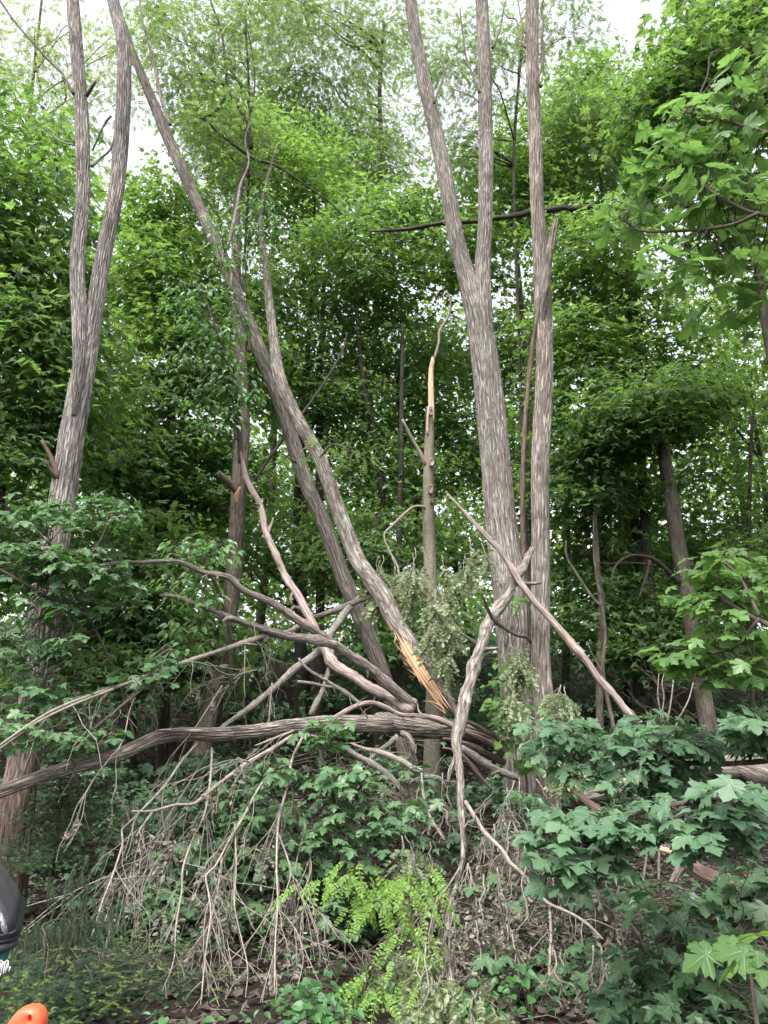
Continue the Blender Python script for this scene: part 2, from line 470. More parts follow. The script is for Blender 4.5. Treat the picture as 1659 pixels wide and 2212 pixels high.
def maple_template(curl, fold, seed):
    g = np.random.default_rng(seed)
    right = [(x * (1 + g.normal(0, .05)), y + g.normal(0, .018)) for x, y in HALF]
    left = [(-x * (1 + g.normal(0, .05)), y + g.normal(0, .018)) for x, y in HALF][::-1]
    outl = [(0, .03)] + right + [(0, 1.04)] + left
    n = len(outl)
    lift = {1 + i for i in (5, 12)} | {n - 1 - i for i in (5, 12)}
    zz = []
    for i, (x, y) in enumerate(outl):
        r2 = x * x + (y - .2) ** 2
        zz.append(-curl * r2 + fold * abs(x) + (.045 if i in lift else 0) + g.normal(0, .014))
    V = np.array([(0, .2, -.02)] + [(x, y, z) for (x, y), z in zip(outl, zz)])
    T = np.array([(0, 1 + i, 1 + (i + 1) % n) for i in range(n)])
    V = V.tolist(); Q = []
    b = np.array([0, .02, .006])
    for tip in (4, 9, n // 2 + 1, n - 8, n - 3):      # pale veins, a hair above the blade
        e = np.array(V[tip]); c = np.array(V[0])
        pts = [b, c + (e - c) * .12 + (0, 0, .008), c + (e - c) * .9 + (0, 0, .012)]
        d = e - b; w = np.array([-d[1], d[0], 0]) / np.linalg.norm(d[:2])
        k0 = len(V)
        for p, hw in zip(pts, (.013, .012, .003)):
            V += [list(p - w * hw), list(p + w * hw)]
        Q += [(k0, k0 + 1, k0 + 3, k0 + 2), (k0 + 2, k0 + 3, k0 + 5, k0 + 4)]
    return np.array(V), [T, np.array(Q)]


MAPLE_NEAR = [maple_template(c, f, i) for i, (c, f) in enumerate([(.22, .06), (.35, .16), (.12, .22), (.45, -.05), (.28, .10), (.55, .12)])]


def maple_mid(curl, fold, seed):
    g = np.random.default_rng(seed)
    o = [(0, .02), (.46, -.02), (.34, .2), (.70, .42), (.24, .48), (0, 1.04), (-.24, .48), (-.70, .42), (-.34, .2), (-.46, -.02)]
    lift = {2, 4, 6, 8}
    V = np.array([(0, .2, -.02)] + [(x * (1 + g.normal(0, .06)), y, -curl * (x * x + (y - .2) ** 2) + fold * abs(x) + (.06 if i in lift else 0)) for i, (x, y) in enumerate(o)])
    n = len(o)
    return V, [np.array([(0, 1 + i, 1 + (i + 1) % n) for i in range(n)])]


MAPLE_MID = [maple_mid(c, f, i) for i, (c, f) in enumerate([(.25, .08), (.4, .15), (.15, .2)])]
MAPLE_FAR = [(np.array([(0, 0, 0), (.5, .0, .06), (.68, .45, -.05), (.2, .5, .05), (0, 1.04, -.15), (-.2, .5, .05), (-.68, .45, -.05), (-.5, 0, .06)], float),
              [np.array([(0, 1, 2, 3), (0, 3, 4, 5), (0, 5, 6, 7)])])]
MAPLE_FAR2 = [(np.array([(0, 0, 0), (.70, .30, .06), (.22, .5, .02), (0, 1.04, -.15), (-.22, .5, .02), (-.70, .30, .06)], float), [np.array([(0, 1, 2, 3), (0, 3, 4, 5)])])]
DISTANT = [(np.array([(0, 0, 0), (.55, .35, .1), (0, 1, -.1), (-.55, .35, .1)], float), [np.array([(0, 1, 2, 3)])])]
OVATE = [(np.array([(0, 0, 0), (.22, .22, .05), (.27, .48, .05), (.15, .78, 0), (0, 1.05, -.12), (-.15, .78, 0), (-.27, .48, .05), (-.22, .22, .05), (0, .5, -.03)], float),
          [np.array([(8, 0, 1), (8, 1, 2), (8, 2, 3), (8, 3, 4), (8, 4, 5), (8, 5, 6), (8, 6, 7), (8, 7, 0)])]),
         (np.array([(0, 0, 0), (.20, .22, .10), (.24, .48, .12), (.13, .78, .04), (0, 1.05, -.22), (-.13, .78, .04), (-.24, .48, .12), (-.20, .22, .10), (0, .5, -.02)], float),
          [np.array([(8, 0, 1), (8, 1, 2), (8, 2, 3), (8, 3, 4), (8, 4, 5), (8, 5, 6), (8, 6, 7), (8, 7, 0)])])]
LEAFLET = [(np.array([(0, 0, 0), (.24, .4, .05), (.18, .78, .02), (0, 1, -.06), (-.18, .78, .02), (-.24, .4, .05)], float), [np.array([(0, 1, 2, 3), (0, 3, 4, 5)])])]
HEART = [(np.array([(0, 0, 0), (.25, -.10, .03), (.45, .12, .05), (.40, .45, .03), (.18, .80, 0), (0, 1.0, -.1), (-.18, .80, 0), (-.40, .45, .03), (-.45, .12, .05), (-.25, -.10, .03), (0, .3, -.04)], float),
          [np.array([(10, i, (i + 1) % 10) for i in range(10)])])]


def pinnate(n_pairs, wid, size, droop, curl, seed, jitter=.1, quad=True):
    """compound leaf: paired oval leaflets on a drooping rachis, unit length"""
    g = np.random.default_rng(seed)
    V, Q = [], []

    def put(o, h, nrm, s):
        h = unit(h); x = unit(np.cross(h, nrm)); nn = np.cross(x, h)
        b = len(V)
        if not quad:                                  # far-off leaflets: one four-cornered blade
            for (u, v, w) in ((0, 0, 0), (.55 * wid, .5, .04), (0, 1, -.03), (-.55 * wid, .5, .04)):
                V.append(o + s * (u * x + v * h + w * nn))
            Q.append((b, b + 1, b + 2, b + 3))
            return
        for (u, v, w) in ((0, 0, 0), (.5 * wid, .35, .04), (.42 * wid, .75, .03), (0, 1, -.03), (-.42 * wid, .75, .03), (-.5 * wid, .35, .04)):
            V.append(o + s * (u * x + v * h + w * nn))
        Q.append((b, b + 1, b + 2, b + 3)); Q.append((b, b + 3, b + 4, b + 5))
    for i in range(n_pairs):
        t = .14 + .82 * i / n_pairs
        o = np.array([0, t, -droop * t * t])
        for sgn in (-1, 1):
            h = np.array([sgn * (1 - .3 * curl), .35 + g.normal(0, jitter), -curl + g.normal(0, jitter)])
            put(o, h, np.array([sgn * .5 * curl, g.normal(0, jitter), 1.0]), size * (1 + g.normal(0, .12)) * (1 if 0 < i < n_pairs - 1 else .85))
    put(np.array([0, .96, -droop * .92]), np.array([0, 1, -.6 * droop - .3 * curl]), np.array([0, .2, 1.]), size)
    # rachis: thin two-sided strip
    b = len(V)
    for t in (0, .5, .98):
        for sx in (-.008, .008):
            V.append(np.array([sx, t, -droop * t * t + .005]))
    Q += [(b, b + 1, b + 3, b + 2), (b + 2, b + 3, b + 5, b + 4)]
    return np.array(V, float), [np.array(Q)]


PINNATE = [pinnate(6, .66, .22, .35, .15, 1, quad=False), pinnate(7, .62, .20, .45, .25, 2, quad=False), pinnate(5, .66, .24, .25, .1, 3, quad=False)]
PINNATE_FRESH = [pinnate(7, .56, .17, .4, .15, 4, .22), pinnate(6, .54, .19, .55, .3, 5, .25), pinnate(8, .58, .15, .3, .1, 13, .2)]
PINNATE_WILT = [pinnate(6, .46, .28, .25, 1.3, 6, .25), pinnate(5, .48, .30, .15, 1.7, 7, .3), pinnate(7, .44, .25, .3, 1.1, 8, .3)]
PINNATE_DEAD = [pinnate(5, .36, .30, .1, 1.2, 9, .8), pinnate(5, .42, .28, .05, 1.0, 10, .9), pinnate(4, .38, .34, .1, 1.5, 12, .8)]


def comb(n, ln, seed):
    g = np.random.default_rng(seed)
    V, T = [], []
    for i in range(n):
        t = .05 + .9 * i / n
        for sgn in (-1, 1):
            b = len(V)
            L = ln * (1 - .5 * t) * (1 + g.normal(0, .15))
            V += [(0, t - .035, 0), (0, t + .04, 0), (sgn * L, t + .10 + g.normal(0, .02), g.normal(0, .03) - .04)]
            T.append((b, b + 1, b + 2))
    return np.array(V, float), [np.array(T)]


COMB = [comb(6, .34, 1), comb(7, .30, 2)]
STRAND = [comb(12, .07, 3), comb(14, .055, 4)]


def scatter(mb, templates, P, H, N, S, mi=0):
    """place a template at each point: heading H, upper side N, length S"""
    n = len(P)
    if n == 0:
        return
    H = unit(H); X = unit(np.cross(H, N)); Nn = np.cross(X, H)
    which = rng.integers(0, len(templates), n)
    for t, (tv, tp) in enumerate(templates):
        k = np.where(which == t)[0]
        if not len(k):
            continue
        V = P[k][:, None, :] + S[k][:, None, None] * (tv[None, :, 0:1] * X[k][:, None, :] + tv[None, :, 1:2] * H[k][:, None, :] + tv[None, :, 2:3] * Nn[k][:, None, :])
        off = (np.arange(len(k)) * len(tv))[:, None, None]
        mb.add(V.reshape(-1, 3), [(p[None] + off).reshape(-1, p.shape[1]) for p in tp], mi=mi)


LEAF_MESH = {}


def leaf_meshes(kind, templates, mat):
    key = (kind, mat.name)
    if key not in LEAF_MESH:
        out = []
        for tv, tp in templates:
            me = bpy.data.meshes.new(kind)
            me.from_pydata([tuple(v) for v in tv], [], [tuple(int(i) for i in q) for p in tp for q in p])
            me.materials.append(mat)
            if kind == 'maple_leaf':
                me.materials.append(M['leaf_vein'])
                me.polygons.foreach_set('material_index', np.concatenate([np.full(len(p), i, np.int32) for i, p in enumerate(tp)]))
                me.polygons.foreach_set('use_smooth', np.ones(sum(len(p) for p in tp), bool))
            me.update()
            out.append(me)
        LEAF_MESH[key] = out
    return LEAF_MESH[key]


def leaf_objects(parent, kind, templates, mat, P, H, N, S):
    H = unit(H); X = unit(np.cross(H, N)); Nn = np.cross(X, H)
    meshes = leaf_meshes(kind, templates, mat)
    loc = np.array(parent['_loc'])
    for i in range(len(P)):
        o = bpy.data.objects.new('leaf', meshes[int(rng.integers(0, len(meshes)))])
        s = S[i]
        x, h, nn, p = X[i] * s, H[i] * s, Nn[i] * s, P[i] - loc
        COL.objects.link(o)
        o.parent = parent
        o.matrix_local = Matrix(((x[0], h[0], nn[0], p[0]), (x[1], h[1], nn[1], p[1]), (x[2], h[2], nn[2], p[2]), (0, 0, 0, 1)))


def spray_leaves(C, A, rad, k, droop=.3, flat=.10, upw=1.0, outw=.35, noise=.45, hd=-.35):
    """flat drooping leaf sprays round the centres C, reaching out along A"""
    m = len(C)
    A = unit(A * np.array([1, 1, .25]))
    B = unit(np.cross(A, np.array([0, 0, 1.])))
    u = rng.uniform(-.55, 1.0, (m, k)); v = rng.normal(0, .42, (m, k))
    r = (rad if np.ndim(rad) else np.full(m, rad))[:, None, None]
    P = C[:, None, :] + r * (u[..., None] * A[:, None, :] + v[..., None] * B[:, None, :])
    P[..., 2] += (r[..., 0] * (rng.normal(0, flat, (m, k)) - droop * (u ** 2) * np.sign(u) * .8 - .25 * v ** 2))
    N = upw * np.array([0, 0, 1.]) + outw * A[:, None, :] + rng.normal(0, noise, (m, k, 3))
    H = .7 * A[:, None, :] + .8 * np.sign(v)[..., None] * B[:, None, :] * np.abs(rng.normal(.6, .4, (m, k)))[..., None] + rng.normal(0, .35, (m, k, 3))
    H[..., 2] += hd
    return P.reshape(-1, 3), H.reshape(-1, 3), N.reshape(-1, 3)


def ellipsoid_points(c, rad, n, bias=2.0):
    d = unit(rng.normal(0, 1, (n, 3)))
    r = rng.uniform(0, 1, n) ** (1 / bias)
    r = np.minimum(r, 1)
    # lumpy outline
    lump = 1 + .22 * np.sin(3.1 * d[:, 0] * 2 + c[0]) * np.cos(2.7 * d[:, 2] * 2 + c[1]) + .12 * np.sin(7 * d[:, 0] + 5 * d[:, 2])
    return c + d * rad * (r * lump)[:, None], d


# ------------------------------------------------------------------ setting: ground
gx = np.unique(np.concatenate([np.linspace(-400, -30, 16), np.linspace(-30, 30, 121), np.linspace(30, 400, 16)]))
gy = np.unique(np.concatenate([np.linspace(-200, -10, 10), np.linspace(-10, 40, 111), np.linspace(40, 500, 18)]))
GX, GY = np.meshgrid(gx, gy)
GZ = ground_z(GX, GY) + rng.normal(0, .012, GX.shape)
gmb = MB()
w = len(gx)
ii = (np.arange(len(gy) - 1)[:, None] * w + np.arange(w - 1)[None, :]).ravel()
gmb.add(np.stack([GX, GY, GZ], -1).reshape(-1, 3), np.stack([ii, ii + 1, ii + w + 1, ii + w], -1))
ground = gmb.build('ground', M['soil'], None, True, 'structure', attrs=False)
ground['label'] = 'dark woodland soil bank rising behind the trees'

lm = MB()
n = 26000
lx = rng.uniform(-9, 9, n); ly = rng.uniform(3.6, 16, n)
lp = np.stack([lx, ly, ground_z(lx, ly) + rng.uniform(.004, .05, n)], -1)
scatter(lm, MAPLE_FAR2 + DISTANT, lp, np.column_stack([rng.normal(0, 1, (n, 2)), rng.normal(0, .25, n)]), np.column_stack([rng.normal(0, .45, (n, 2)), np.ones(n)]), rng.uniform(.035, .085, n))
litter = lm.build('leaf_litter', M['litter_leaf'], None, False, 'stuff', attrs=False)
litter['label'] = 'brown dead leaf litter lying on the bank'; litter['category'] = 'leaf litter'


tm_ = MB()
n = 2600
lx = rng.uniform(-6, 6, n); ly = rng.uniform(3.8, 11, n)
for a_, b_ in zip(lx, ly):
    t_ = rng.uniform(0, 6.28); L_ = rng.uniform(.05, .28)
    z_ = float(ground_z(a_, b_)) + rng.uniform(.01, .05)
    q_ = np.array([[a_, b_, z_], [a_ + L_ * .5 * math.cos(t_), b_ + L_ * .5 * math.sin(t_), z_ + rng.normal(.01, .02)], [a_ + L_ * math.cos(t_ + .3), b_ + L_ * math.sin(t_ + .3), z_ + rng.normal(0, .02)]])
    tube(tm_, q_, np.array([.003, .0025, .0015]) * rng.uniform(.6, 1.6), 3, cap=False)
o = tm_.build('twig_litter', M['fine_twig'], None, True, 'stuff')
o['label'] = 'broken dead twigs strewn over the soil'; o['category'] = 'twig litter'

# ------------------------------------------------------------------ trees
def to_ground(P, Rr, flare=1.25):
    """continue a trunk from its lowest traced point down into the ground (paths are given top last)"""
    p = P[0]
    d = unit(P[0] - P[1])
    z = float(ground_z(p[0], p[1]))
    h = p[2] - z
    if h > .15:
        k = h / max(-d[2], .5)
        q = p + np.array([d[0] * k * .6, d[1] * k * .6, -h - .15])
        mid = (p + q) / 2 + np.array([d[0], d[1], 0]) * k * .05
        P = np.vstack([q, mid, P]); Rr = np.concatenate([[Rr[0] * flare], [Rr[0] * (1 + (flare - 1) * .35)], Rr])
    return P, Rr


def limb_path(a, b, sag=.15, n=5):
    t = np.linspace(0, 1, n)[:, None]
    L = np.linalg.norm(b - a)
    P = a + (b - a) * t + np.array([0, 0, 1]) * (np.sin(t * np.pi) * L * sag) + rng.normal(0, .045 * L, (n, 3)) * np.sin(t * np.pi)
    return P


def twig_grow(mb, P, r0, n, length, down, levels=1, sides=4, ends=None, wig=.28, tmin=.1, spread=.8, rmin=.0017, fwd=.7):
    T = unit(np.gradient(P, axis=0))
    for _ in range(n):
        t = rng.uniform(tmin, 1) * (len(P) - 1)
        i = int(t); f = t - i; i2 = min(i + 1, len(P) - 1)
        p = P[i] * (1 - f) + P[i2] * f
        d = unit(T[i] * fwd + rng.normal(0, spread, 3) + np.array([0, 0, -down]))
        L = length * rng.uniform(.4, 1.1); m = 7
        pts = [p]
        for q in range(m - 1):
            d = unit(d + rng.normal(0, wig, 3) + np.array([0, 0, -down * .22]))
            pts.append(pts[-1] + d * L / (m - 1))
        pts = np.array(pts)
        tube(mb, pts, np.linspace(r0, max(rmin, r0 * .4), m), sides, cap=False)
        if ends is not None:
            ends.append(pts)
        if levels > 1:
            twig_grow(mb, pts, max(rmin, r0 * .6), max(2, n // 4), length * .55, down, levels - 1, 3 if sides > 3 else 3, ends, wig, .25, spread, rmin, fwd)


def big_tree(name, label, cat, stems, mat, sides=84, amp=.012, group=None, stem_names=None, base=True, step=.035):
    """stems: list of world paths (bottom first)"""
    P0, R0 = stems[0]
    if base:
        P0, R0 = to_ground(P0, R0, 1.45)
    e = thing(name, label, cat, P0[0], group)
    out = []
    for i, (P, Rr) in enumerate([(P0, R0)] + stems[1:]):
        mb = MB()
        p, r = smooth(P, Rr, step)
        tube(mb, p, r, sides, amp, seed=i * 7 + int(abs(P[0][0]) * 100), cap=True, s0=4.0 * i)
        mb.build((stem_names or ['trunk'] + ['stem'] * 9)[i], mat, e)
        out.append((p, r))
    return e, out


def jag(parent, base, axis, rad, n, length, mat, name='splinter', seed=0):
    """ring of torn shards standing up from a break"""
    g = np.random.default_rng(seed)
    axis = unit(axis)
    x = unit(np.cross(axis, [0.3, 1, .1])); y = np.cross(axis, x)
    for i in range(n):
        a = 2 * np.pi * (i + g.uniform(-.3, .3)) / n
        o = base + rad * .7 * (math.cos(a) * x + math.sin(a) * y)
        L = length * g.uniform(.35, 1.1)
        P = np.array([o - axis * .06, o + axis * L * .5 + g.normal(0, .01, 3), o + axis * L + g.normal(0, .02, 3)])
        mb = MB()
        tube(mb, P, np.array([rad * .5, rad * .34, .003]), 5)
        mb.build(name, mat, parent, False)


# left forked tree -------------------------------------------------
p_t1 = path('o', [(52, 1640, 80, 7.0), (72, 1520, 72), (86, 1440, 70), (99, 1290, 74), (122, 1160, 68), (140, 1050, 64, 7.2), (158, 930, 61), (174, 840, 58), (188, 760, 54), (203, 680, 43), (222, 560, 39), (250, 420, 38), (262, 300, 37), (268, 180, 36), (266, 90, 34), (247, 10, 30), (236, -40, 28), (215, -220, 22, 7.6)])
p_t1a = path('o', [(160, 900, 16, 7.15), (170, 820, 30), (173, 740, 37), (170, 650, 37), (167, 560, 35), (178, 440, 34), (178, 300, 34), (172, 190, 33), (162, 60, 31), (155, -40, 28), (150, -220, 22, 7.5)])
T1, T1s = big_tree('forked_tree', 'tall grey furrowed tree forking in two, with a reddish foot behind the litter bin', 'tree', [(p_t1[0], p_t1[1] * .86), (p_t1a[0], p_t1a[1] * .88)], M['locust_bark_low'], group='tall furrowed trees')
for pts in ([('1', [(315, 405, 14, 7.3), (270, 320, 13), (200, 250, 12), (130, 170, 11), (60, 90, 10), (0, 0, 9), (-80, -130, 7, 7.6)])],
            [('1', [(372, 415, 18, 7.2), (395, 380, 15), (415, 350, 10, 7.1)])],
            [('1', [(395, 720, 14, 7.3), (440, 680, 11), (480, 640, 9), (500, 560, 7, 7.6)])],
            [('1', [(335, 630, 9, 7.3), (260, 610, 8), (180, 545, 6, 7.7)])],
            [('1', [(480, 500, 11, 7.4), (450, 540, 9), (400, 650, 7, 7.5)])],
            [('D', [(455, -190, 40, 7.1), (415, -260, 28), (370, -330, 22, 7.0)])]):
    P, Rr = path(*pts[0])
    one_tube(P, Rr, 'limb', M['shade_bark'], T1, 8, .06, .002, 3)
P, Rr = path('3', [(250, 590, 26, 7.1), (225, 510, 20), (180, 425, 14, 7.0)])
one_tube(P, Rr, 'broken_limb', M['red_wood'], T1, 9, .05, .003, 5)

# two-stemmed tree right of centre --------------------------------
p_t4 = path('o', [(1130, 1640, 88, 9.4), (1120, 1500, 80), (1110, 1370, 78), (1102, 1270, 74), (1085, 1150, 68), (1066, 950, 63), (1050, 800, 60), (1036, 700, 56), (1020, 640, 46), (1006, 590, 38), (985, 510, 36), (965, 400, 34), (940, 280, 32), (915, 170, 30), (895, 60, 27), (883, -40, 25), (860, -240, 20, 9.9)])
p_t4b = path('o', [(1056, 800, 20, 9.55), (1050, 720, 32), (1044, 650, 36), (1042, 580, 34), (1048, 480, 32), (1050, 350, 32), (1048, 230, 31), (1046, 120, 28), (1040, 0, 27), (1036, -80, 25), (1030, -260, 18, 9.8)])
T4, T4s = big_tree('forked_tree', 'stout pale tree dividing into a Y, just left of the straight furrowed trunk', 'tree', [p_t4, p_t4b], M['locust_bark'], group='tall furrowed trees')
for pts in ([('2', [(215, 445, 11, 9.6), (250, 350, 9), (260, 300, 8), (240, 240, 6, 9.9)])],
            [('C', [(135, 640, 18, 9.5), (80, 500, 15), (40, 380, 13), (15, 200, 11), (0, 60, 9, 9.9)])],
            [('C', [(130, 705, 14, 9.5), (80, 665, 12), (20, 640, 9), (-60, 610, 7, 9.9)])],
            [('C', [(225, 330, 24, 9.4), (255, 260, 16), (285, 170, 12), (300, 70, 10), (330, -40, 8, 9.8)])]):
    P, Rr = path(*pts[0])
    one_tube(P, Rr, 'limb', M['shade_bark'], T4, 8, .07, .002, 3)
# straight trunk with the splintered stub ---------------------------
p_t5 = path('o', [(1172, 1500, 46, 9.2), (1168, 1400, 42), (1168, 1200, 40), (1167, 1000, 39), (1176, 800, 38), (1173, 650, 38), (1168, 550, 34), (1160, 430, 30), (1156, 300, 29), (1150, 150, 27), (1150, 0, 28), (1152, -60, 26), (1155, -260, 18, 9.6)])
T5, T5s = big_tree('straight_tree', 'straight slender tree trunk with a splintered side stub high up', 'tree', [p_t5], M['brown_bark'], sides=64, group='tall furrowed trees')
P, Rr = path('C', [(570, 2250, 20, 9.3), (585, 2050, 50, 9.2), (600, 1900, 64), (612, 1780, 60), (625, 1700, 44, 9.1)])
p, r = one_tube(P, Rr, 'stub', M['locust_bark'], T5, 24, .05, .008, 4)
jag(T5, p[-1], p[-1] - p[-8], r[-1], 7, .55, M['pink_wood'], seed=3)
for pts in ([('C', [(560, 600, 26, 9.3), (540, 540, 22), (570, 440, 20), (565, 300, 18), (575, 130, 16), (560, 60, 14), (585, -20, 12, 9.5)])],
            [('C', [(450, 330, 16, 9.3), (410, 250, 13), (390, 140, 11), (330, 120, 9), (300, 70, 7, 9.9)])],
            [('C', [(450, 230, 12, 9.3), (420, 120, 10), (400, 0, 8, 9.6)])]):
    P, Rr = path(*pts[0])
    one_tube(P, Rr, 'limb', M['shade_bark'], T5, 8, .07, .002, 3)
# thin dead pole between them
P, Rr = path('o', [(1131, 1200, 12, 9.5), (1129, 1050, 11), (1135, 900, 10), (1148, 760, 9), (1160, 690, 8), (1168, 640, 7, 9.3)])
P, Rr = to_ground(P, Rr)
e = thing('dead_pole', 'thin reddish dead stem standing between the two pale trunks', 'dead stem', P[0])
p, r = one_tube(P, Rr, 'stem', M['red_wood'], e, 9, .05, .004, 2)
mb = MB(); twig_grow(mb, p[len(p) // 2:], .006, 9, .12, 0, 1); mb.build('twigs', M['dark_twig'], e, kind='stuff')

# leaning tree, left of centre ---------------------------------------
p_t2 = path('o', [(860, 1560, 34, 10.1), (800, 1385, 36), (738, 1238, 34, 10.2), (700, 1130, 33), (660, 1040, 32), (625, 930, 31), (598, 850, 31), (556, 745, 30), (518, 650, 28), (478, 550, 27), (440, 470, 26), (395, 370, 25), (355, 280, 24), (320, 195, 20), (285, 110, 16), (262, 40, 13, 11)])
T2, T2s = big_tree('leaning_tree', 'slim grey tree leaning left across the centre, behind the splintered one', 'tree', [p_t2], M['dim_bark'], sides=44, amp=.007, group='tall furrowed trees')
for pts in ([('1', [(735, 540, 14, 10.6), (700, 440, 16), (670, 300, 14), (645, 200, 12), (610, 60, 10), (600, -60, 8, 11)])],
            [('3', [(1620, 1090, 30, 10.0), (1500, 1140, 26), (1420, 1172, 24), (1350, 1190, 20), (1310, 1165, 18), (1270, 1145, 16), (1245, 1180, 14), (1200, 1222, 10, 9.4)])]):
    P, Rr = path(*pts[0])
    one_tube(P, Rr, 'limb', M['branch_bark'], T2, 10, .06, .003, 3)
P, Rr = path('3', [(1622, 1089, 26, 9.98), (1570, 1108, 26, 10.0)])
one_tube(P, Rr * 1.08, 'torn_wood', M['fresh_wood'], T2, 10, .05)

# broken leaning tree with the torn orange wood ----------------------
p_b = path('o', [(994, 1556, 6, 8.4), (975, 1522, 18), (932, 1452, 27), (890, 1392, 32), (858, 1350, 38, 8.9), (830, 1295, 42), (800, 1250, 38), (770, 1205, 36), (730, 1100, 33), (690, 990, 31), (640, 900, 29), (605, 820, 28), (592, 740, 22), (580, 640, 18), (572, 560, 13), (562, 490, 9), (575, 400, 6), (600, 310, 3, 9.9)])
TB, TBs = big_tree('broken_tree', 'leaning bark-covered tree snapped near its foot, torn orange wood showing', 'tree', [p_b], M['mossy_bark'], sides=44, amp=.007, base=False)
# the torn length: a bark back and a flat splintered face made of long strips
P, Rr = path('A', [(236, 590, 70, 8.85), (325, 760, 104), (425, 920, 100), (535, 1080, 88), (655, 1235, 60, 8.3)])
p, r = smooth(P, Rr, .05)
g = np.random.default_rng(5)
T = unit(np.gradient(p, axis=0)); side = unit(np.cross(T, np.array([0, -1, .25]))); outn = np.cross(side, T)
for k in range(13):
    u = (k - 6) / 6.6
    i0 = int(g.uniform(0, .22) * len(p)) if abs(u) < .7 else int(g.uniform(.15, .4) * len(p))
    i1 = int(g.uniform(.86, 1.0) * len(p)) - 1
    if k in (1, 3, 8):
        i0, i1 = int(g.uniform(.1, .35) * len(p)), int(g.uniform(.6, .8) * len(p))
    ids = np.arange(i0, i1)
    q = p[ids] + side[ids] * (u * r[ids] * .70)[:, None] - outn[ids] * 0 + np.array([0, -1, .2]) * (r[ids] * (.42 * math.sqrt(max(0, 1 - u * u)) + g.uniform(-.10, .14)))[:, None]
    tt = np.linspace(0, 1, len(ids))
    rr = r[ids] * .16 * np.minimum(1, np.minimum(tt * 7 + .06, (1 - tt) * 9 + .05)) * g.uniform(.8, 1.2)
    m2 = MB(); tube(m2, q, rr, 6, .0022, k); m2.build('splinter', M['fresh_wood'] if k % 4 else M['pale_wood'], TB, False)
for k in range(22):                                  # torn fibres lifting off the edges of the break
    c_ = int(g.uniform(.02, .95) * (len(p) - 1)); u = g.choice([-1, 1]) * g.uniform(.7, 1.05)
    o_ = p[c_] + side[c_] * u * r[c_] * .9 + np.array([0, -1, .2]) * r[c_] * .3
    d_ = unit(T[c_] * g.choice([-1, 1]) + side[c_] * np.sign(u) * g.uniform(.1, .5) + g.normal(0, .15, 3) + np.array([0, -.2, 0]))
    L_ = g.uniform(.08, .26)
    m2 = MB(); tube(m2, np.array([o_, o_ + d_ * L_ * .5, o_ + d_ * L_ + g.normal(0, .012, 3)]), np.array([.007, .005, .001]) * g.uniform(.6, 1.4), 4)
    m2.build('splinter', M[['fresh_wood', 'pale_wood', 'red_wood'][k % 3]], TB, False)
for k, (a, b) in enumerate(([(300, 850), (345, 880)], [(575, 1215), (610, 1245)], [(236, 640), (262, 700)])):
    P, Rr = path('A', [(a[0], a[1], 3, 8.7), (b[0], b[1], 12, 8.7)])
    one_tube(P, Rr, 'splinter', M['pale_wood'], TB, 5, .04)

# snag: thin dead tree with a bare top ---------------------------------
p_s = path('o', [(934, 1560, 34, 9.9), (938, 1440, 33), (933, 1330, 32), (930, 1240, 29), (926, 1120, 26), (926, 1000, 23), (928, 930, 20), (928, 880, 17, 10)])
SN, SNs = big_tree('dead_snag', 'thin standing dead tree with pale bare broken top and knots', 'tree', [p_s], M['smooth_bark'], sides=28, amp=.003)
P, Rr = path('4', [(202, 350, 30, 10), (203, 270, 27), (201, 200, 25), (203, 120, 22), (208, 90, 20), (210, 68, 12, 10)])
one_tube(P, Rr, 'bare_top', M['pale_wood'], SN, 12, .06, .003, 2)
P, Rr = path('4', [(186, 400, 9, 9.92), (188, 330, 10), (192, 280, 8, 9.92)])
one_tube(P, Rr, 'bare_strip', M['pale_wood'], SN, 7, .06)
P, Rr = path('4', [(180, 535, 20, 9.95), (155, 480, 18), (115, 410, 15), (78, 335, 11, 9.8)])
one_tube(P, Rr, 'branch_stub', M['pink_wood'], SN, 9, .06, .002)
for (x, y, w, h) in ((206, 520, 22, 40), (201, 636, 20, 46), (206, 688, 15, 18), (203, 305, 18, 30)):
    c = path('4', [(x, y, w, 9.84)]); c0, rr = c[0][0], c[1][0]
    m2 = MB()
    th = np.arange(14) * 2 * np.pi / 14
    for sc_, off in ((1.0, .02), (1.02, -.0), (.72, -.004), (.55, .02)):
        pass
    rings = [(1.0, .05), (1.0, -.004), (.80, -.010), (.62, .004), (.0, .006)]
    V = np.array([c0 + np.array([math.cos(t) * rr * s, o, math.sin(t) * rr * s * h / w]) for s, o in rings for t in th])
    q = np.array([(a * 14 + j, a * 14 + (j + 1) % 14, (a + 1) * 14 + (j + 1) % 14, (a + 1) * 14 + j) for a in range(4) for j in range(14)])
    m2.add(V, q); m2.build('knot', M['pink_wood'], SN)
P, Rr = path('4', [(175, 715, 12, 9.9), (130, 712, 12), (80, 750, 11), (40, 790, 10), (0, 835, 10), (20, 900, 9), (60, 980, 8), (65, 1100, 6, 9.3)])
one_tube(P, Rr, 'branch', M['twig'], SN, 8, .05)
P, Rr = path('o', [(938, 775, 6, 10), (948, 740, 6), (950, 715, 6), (970, 680, 6), (973, 650, 5), (964, 628, 4, 10)])
one_tube(P, Rr, 'twig', M['twig'], SN, 6, .05)

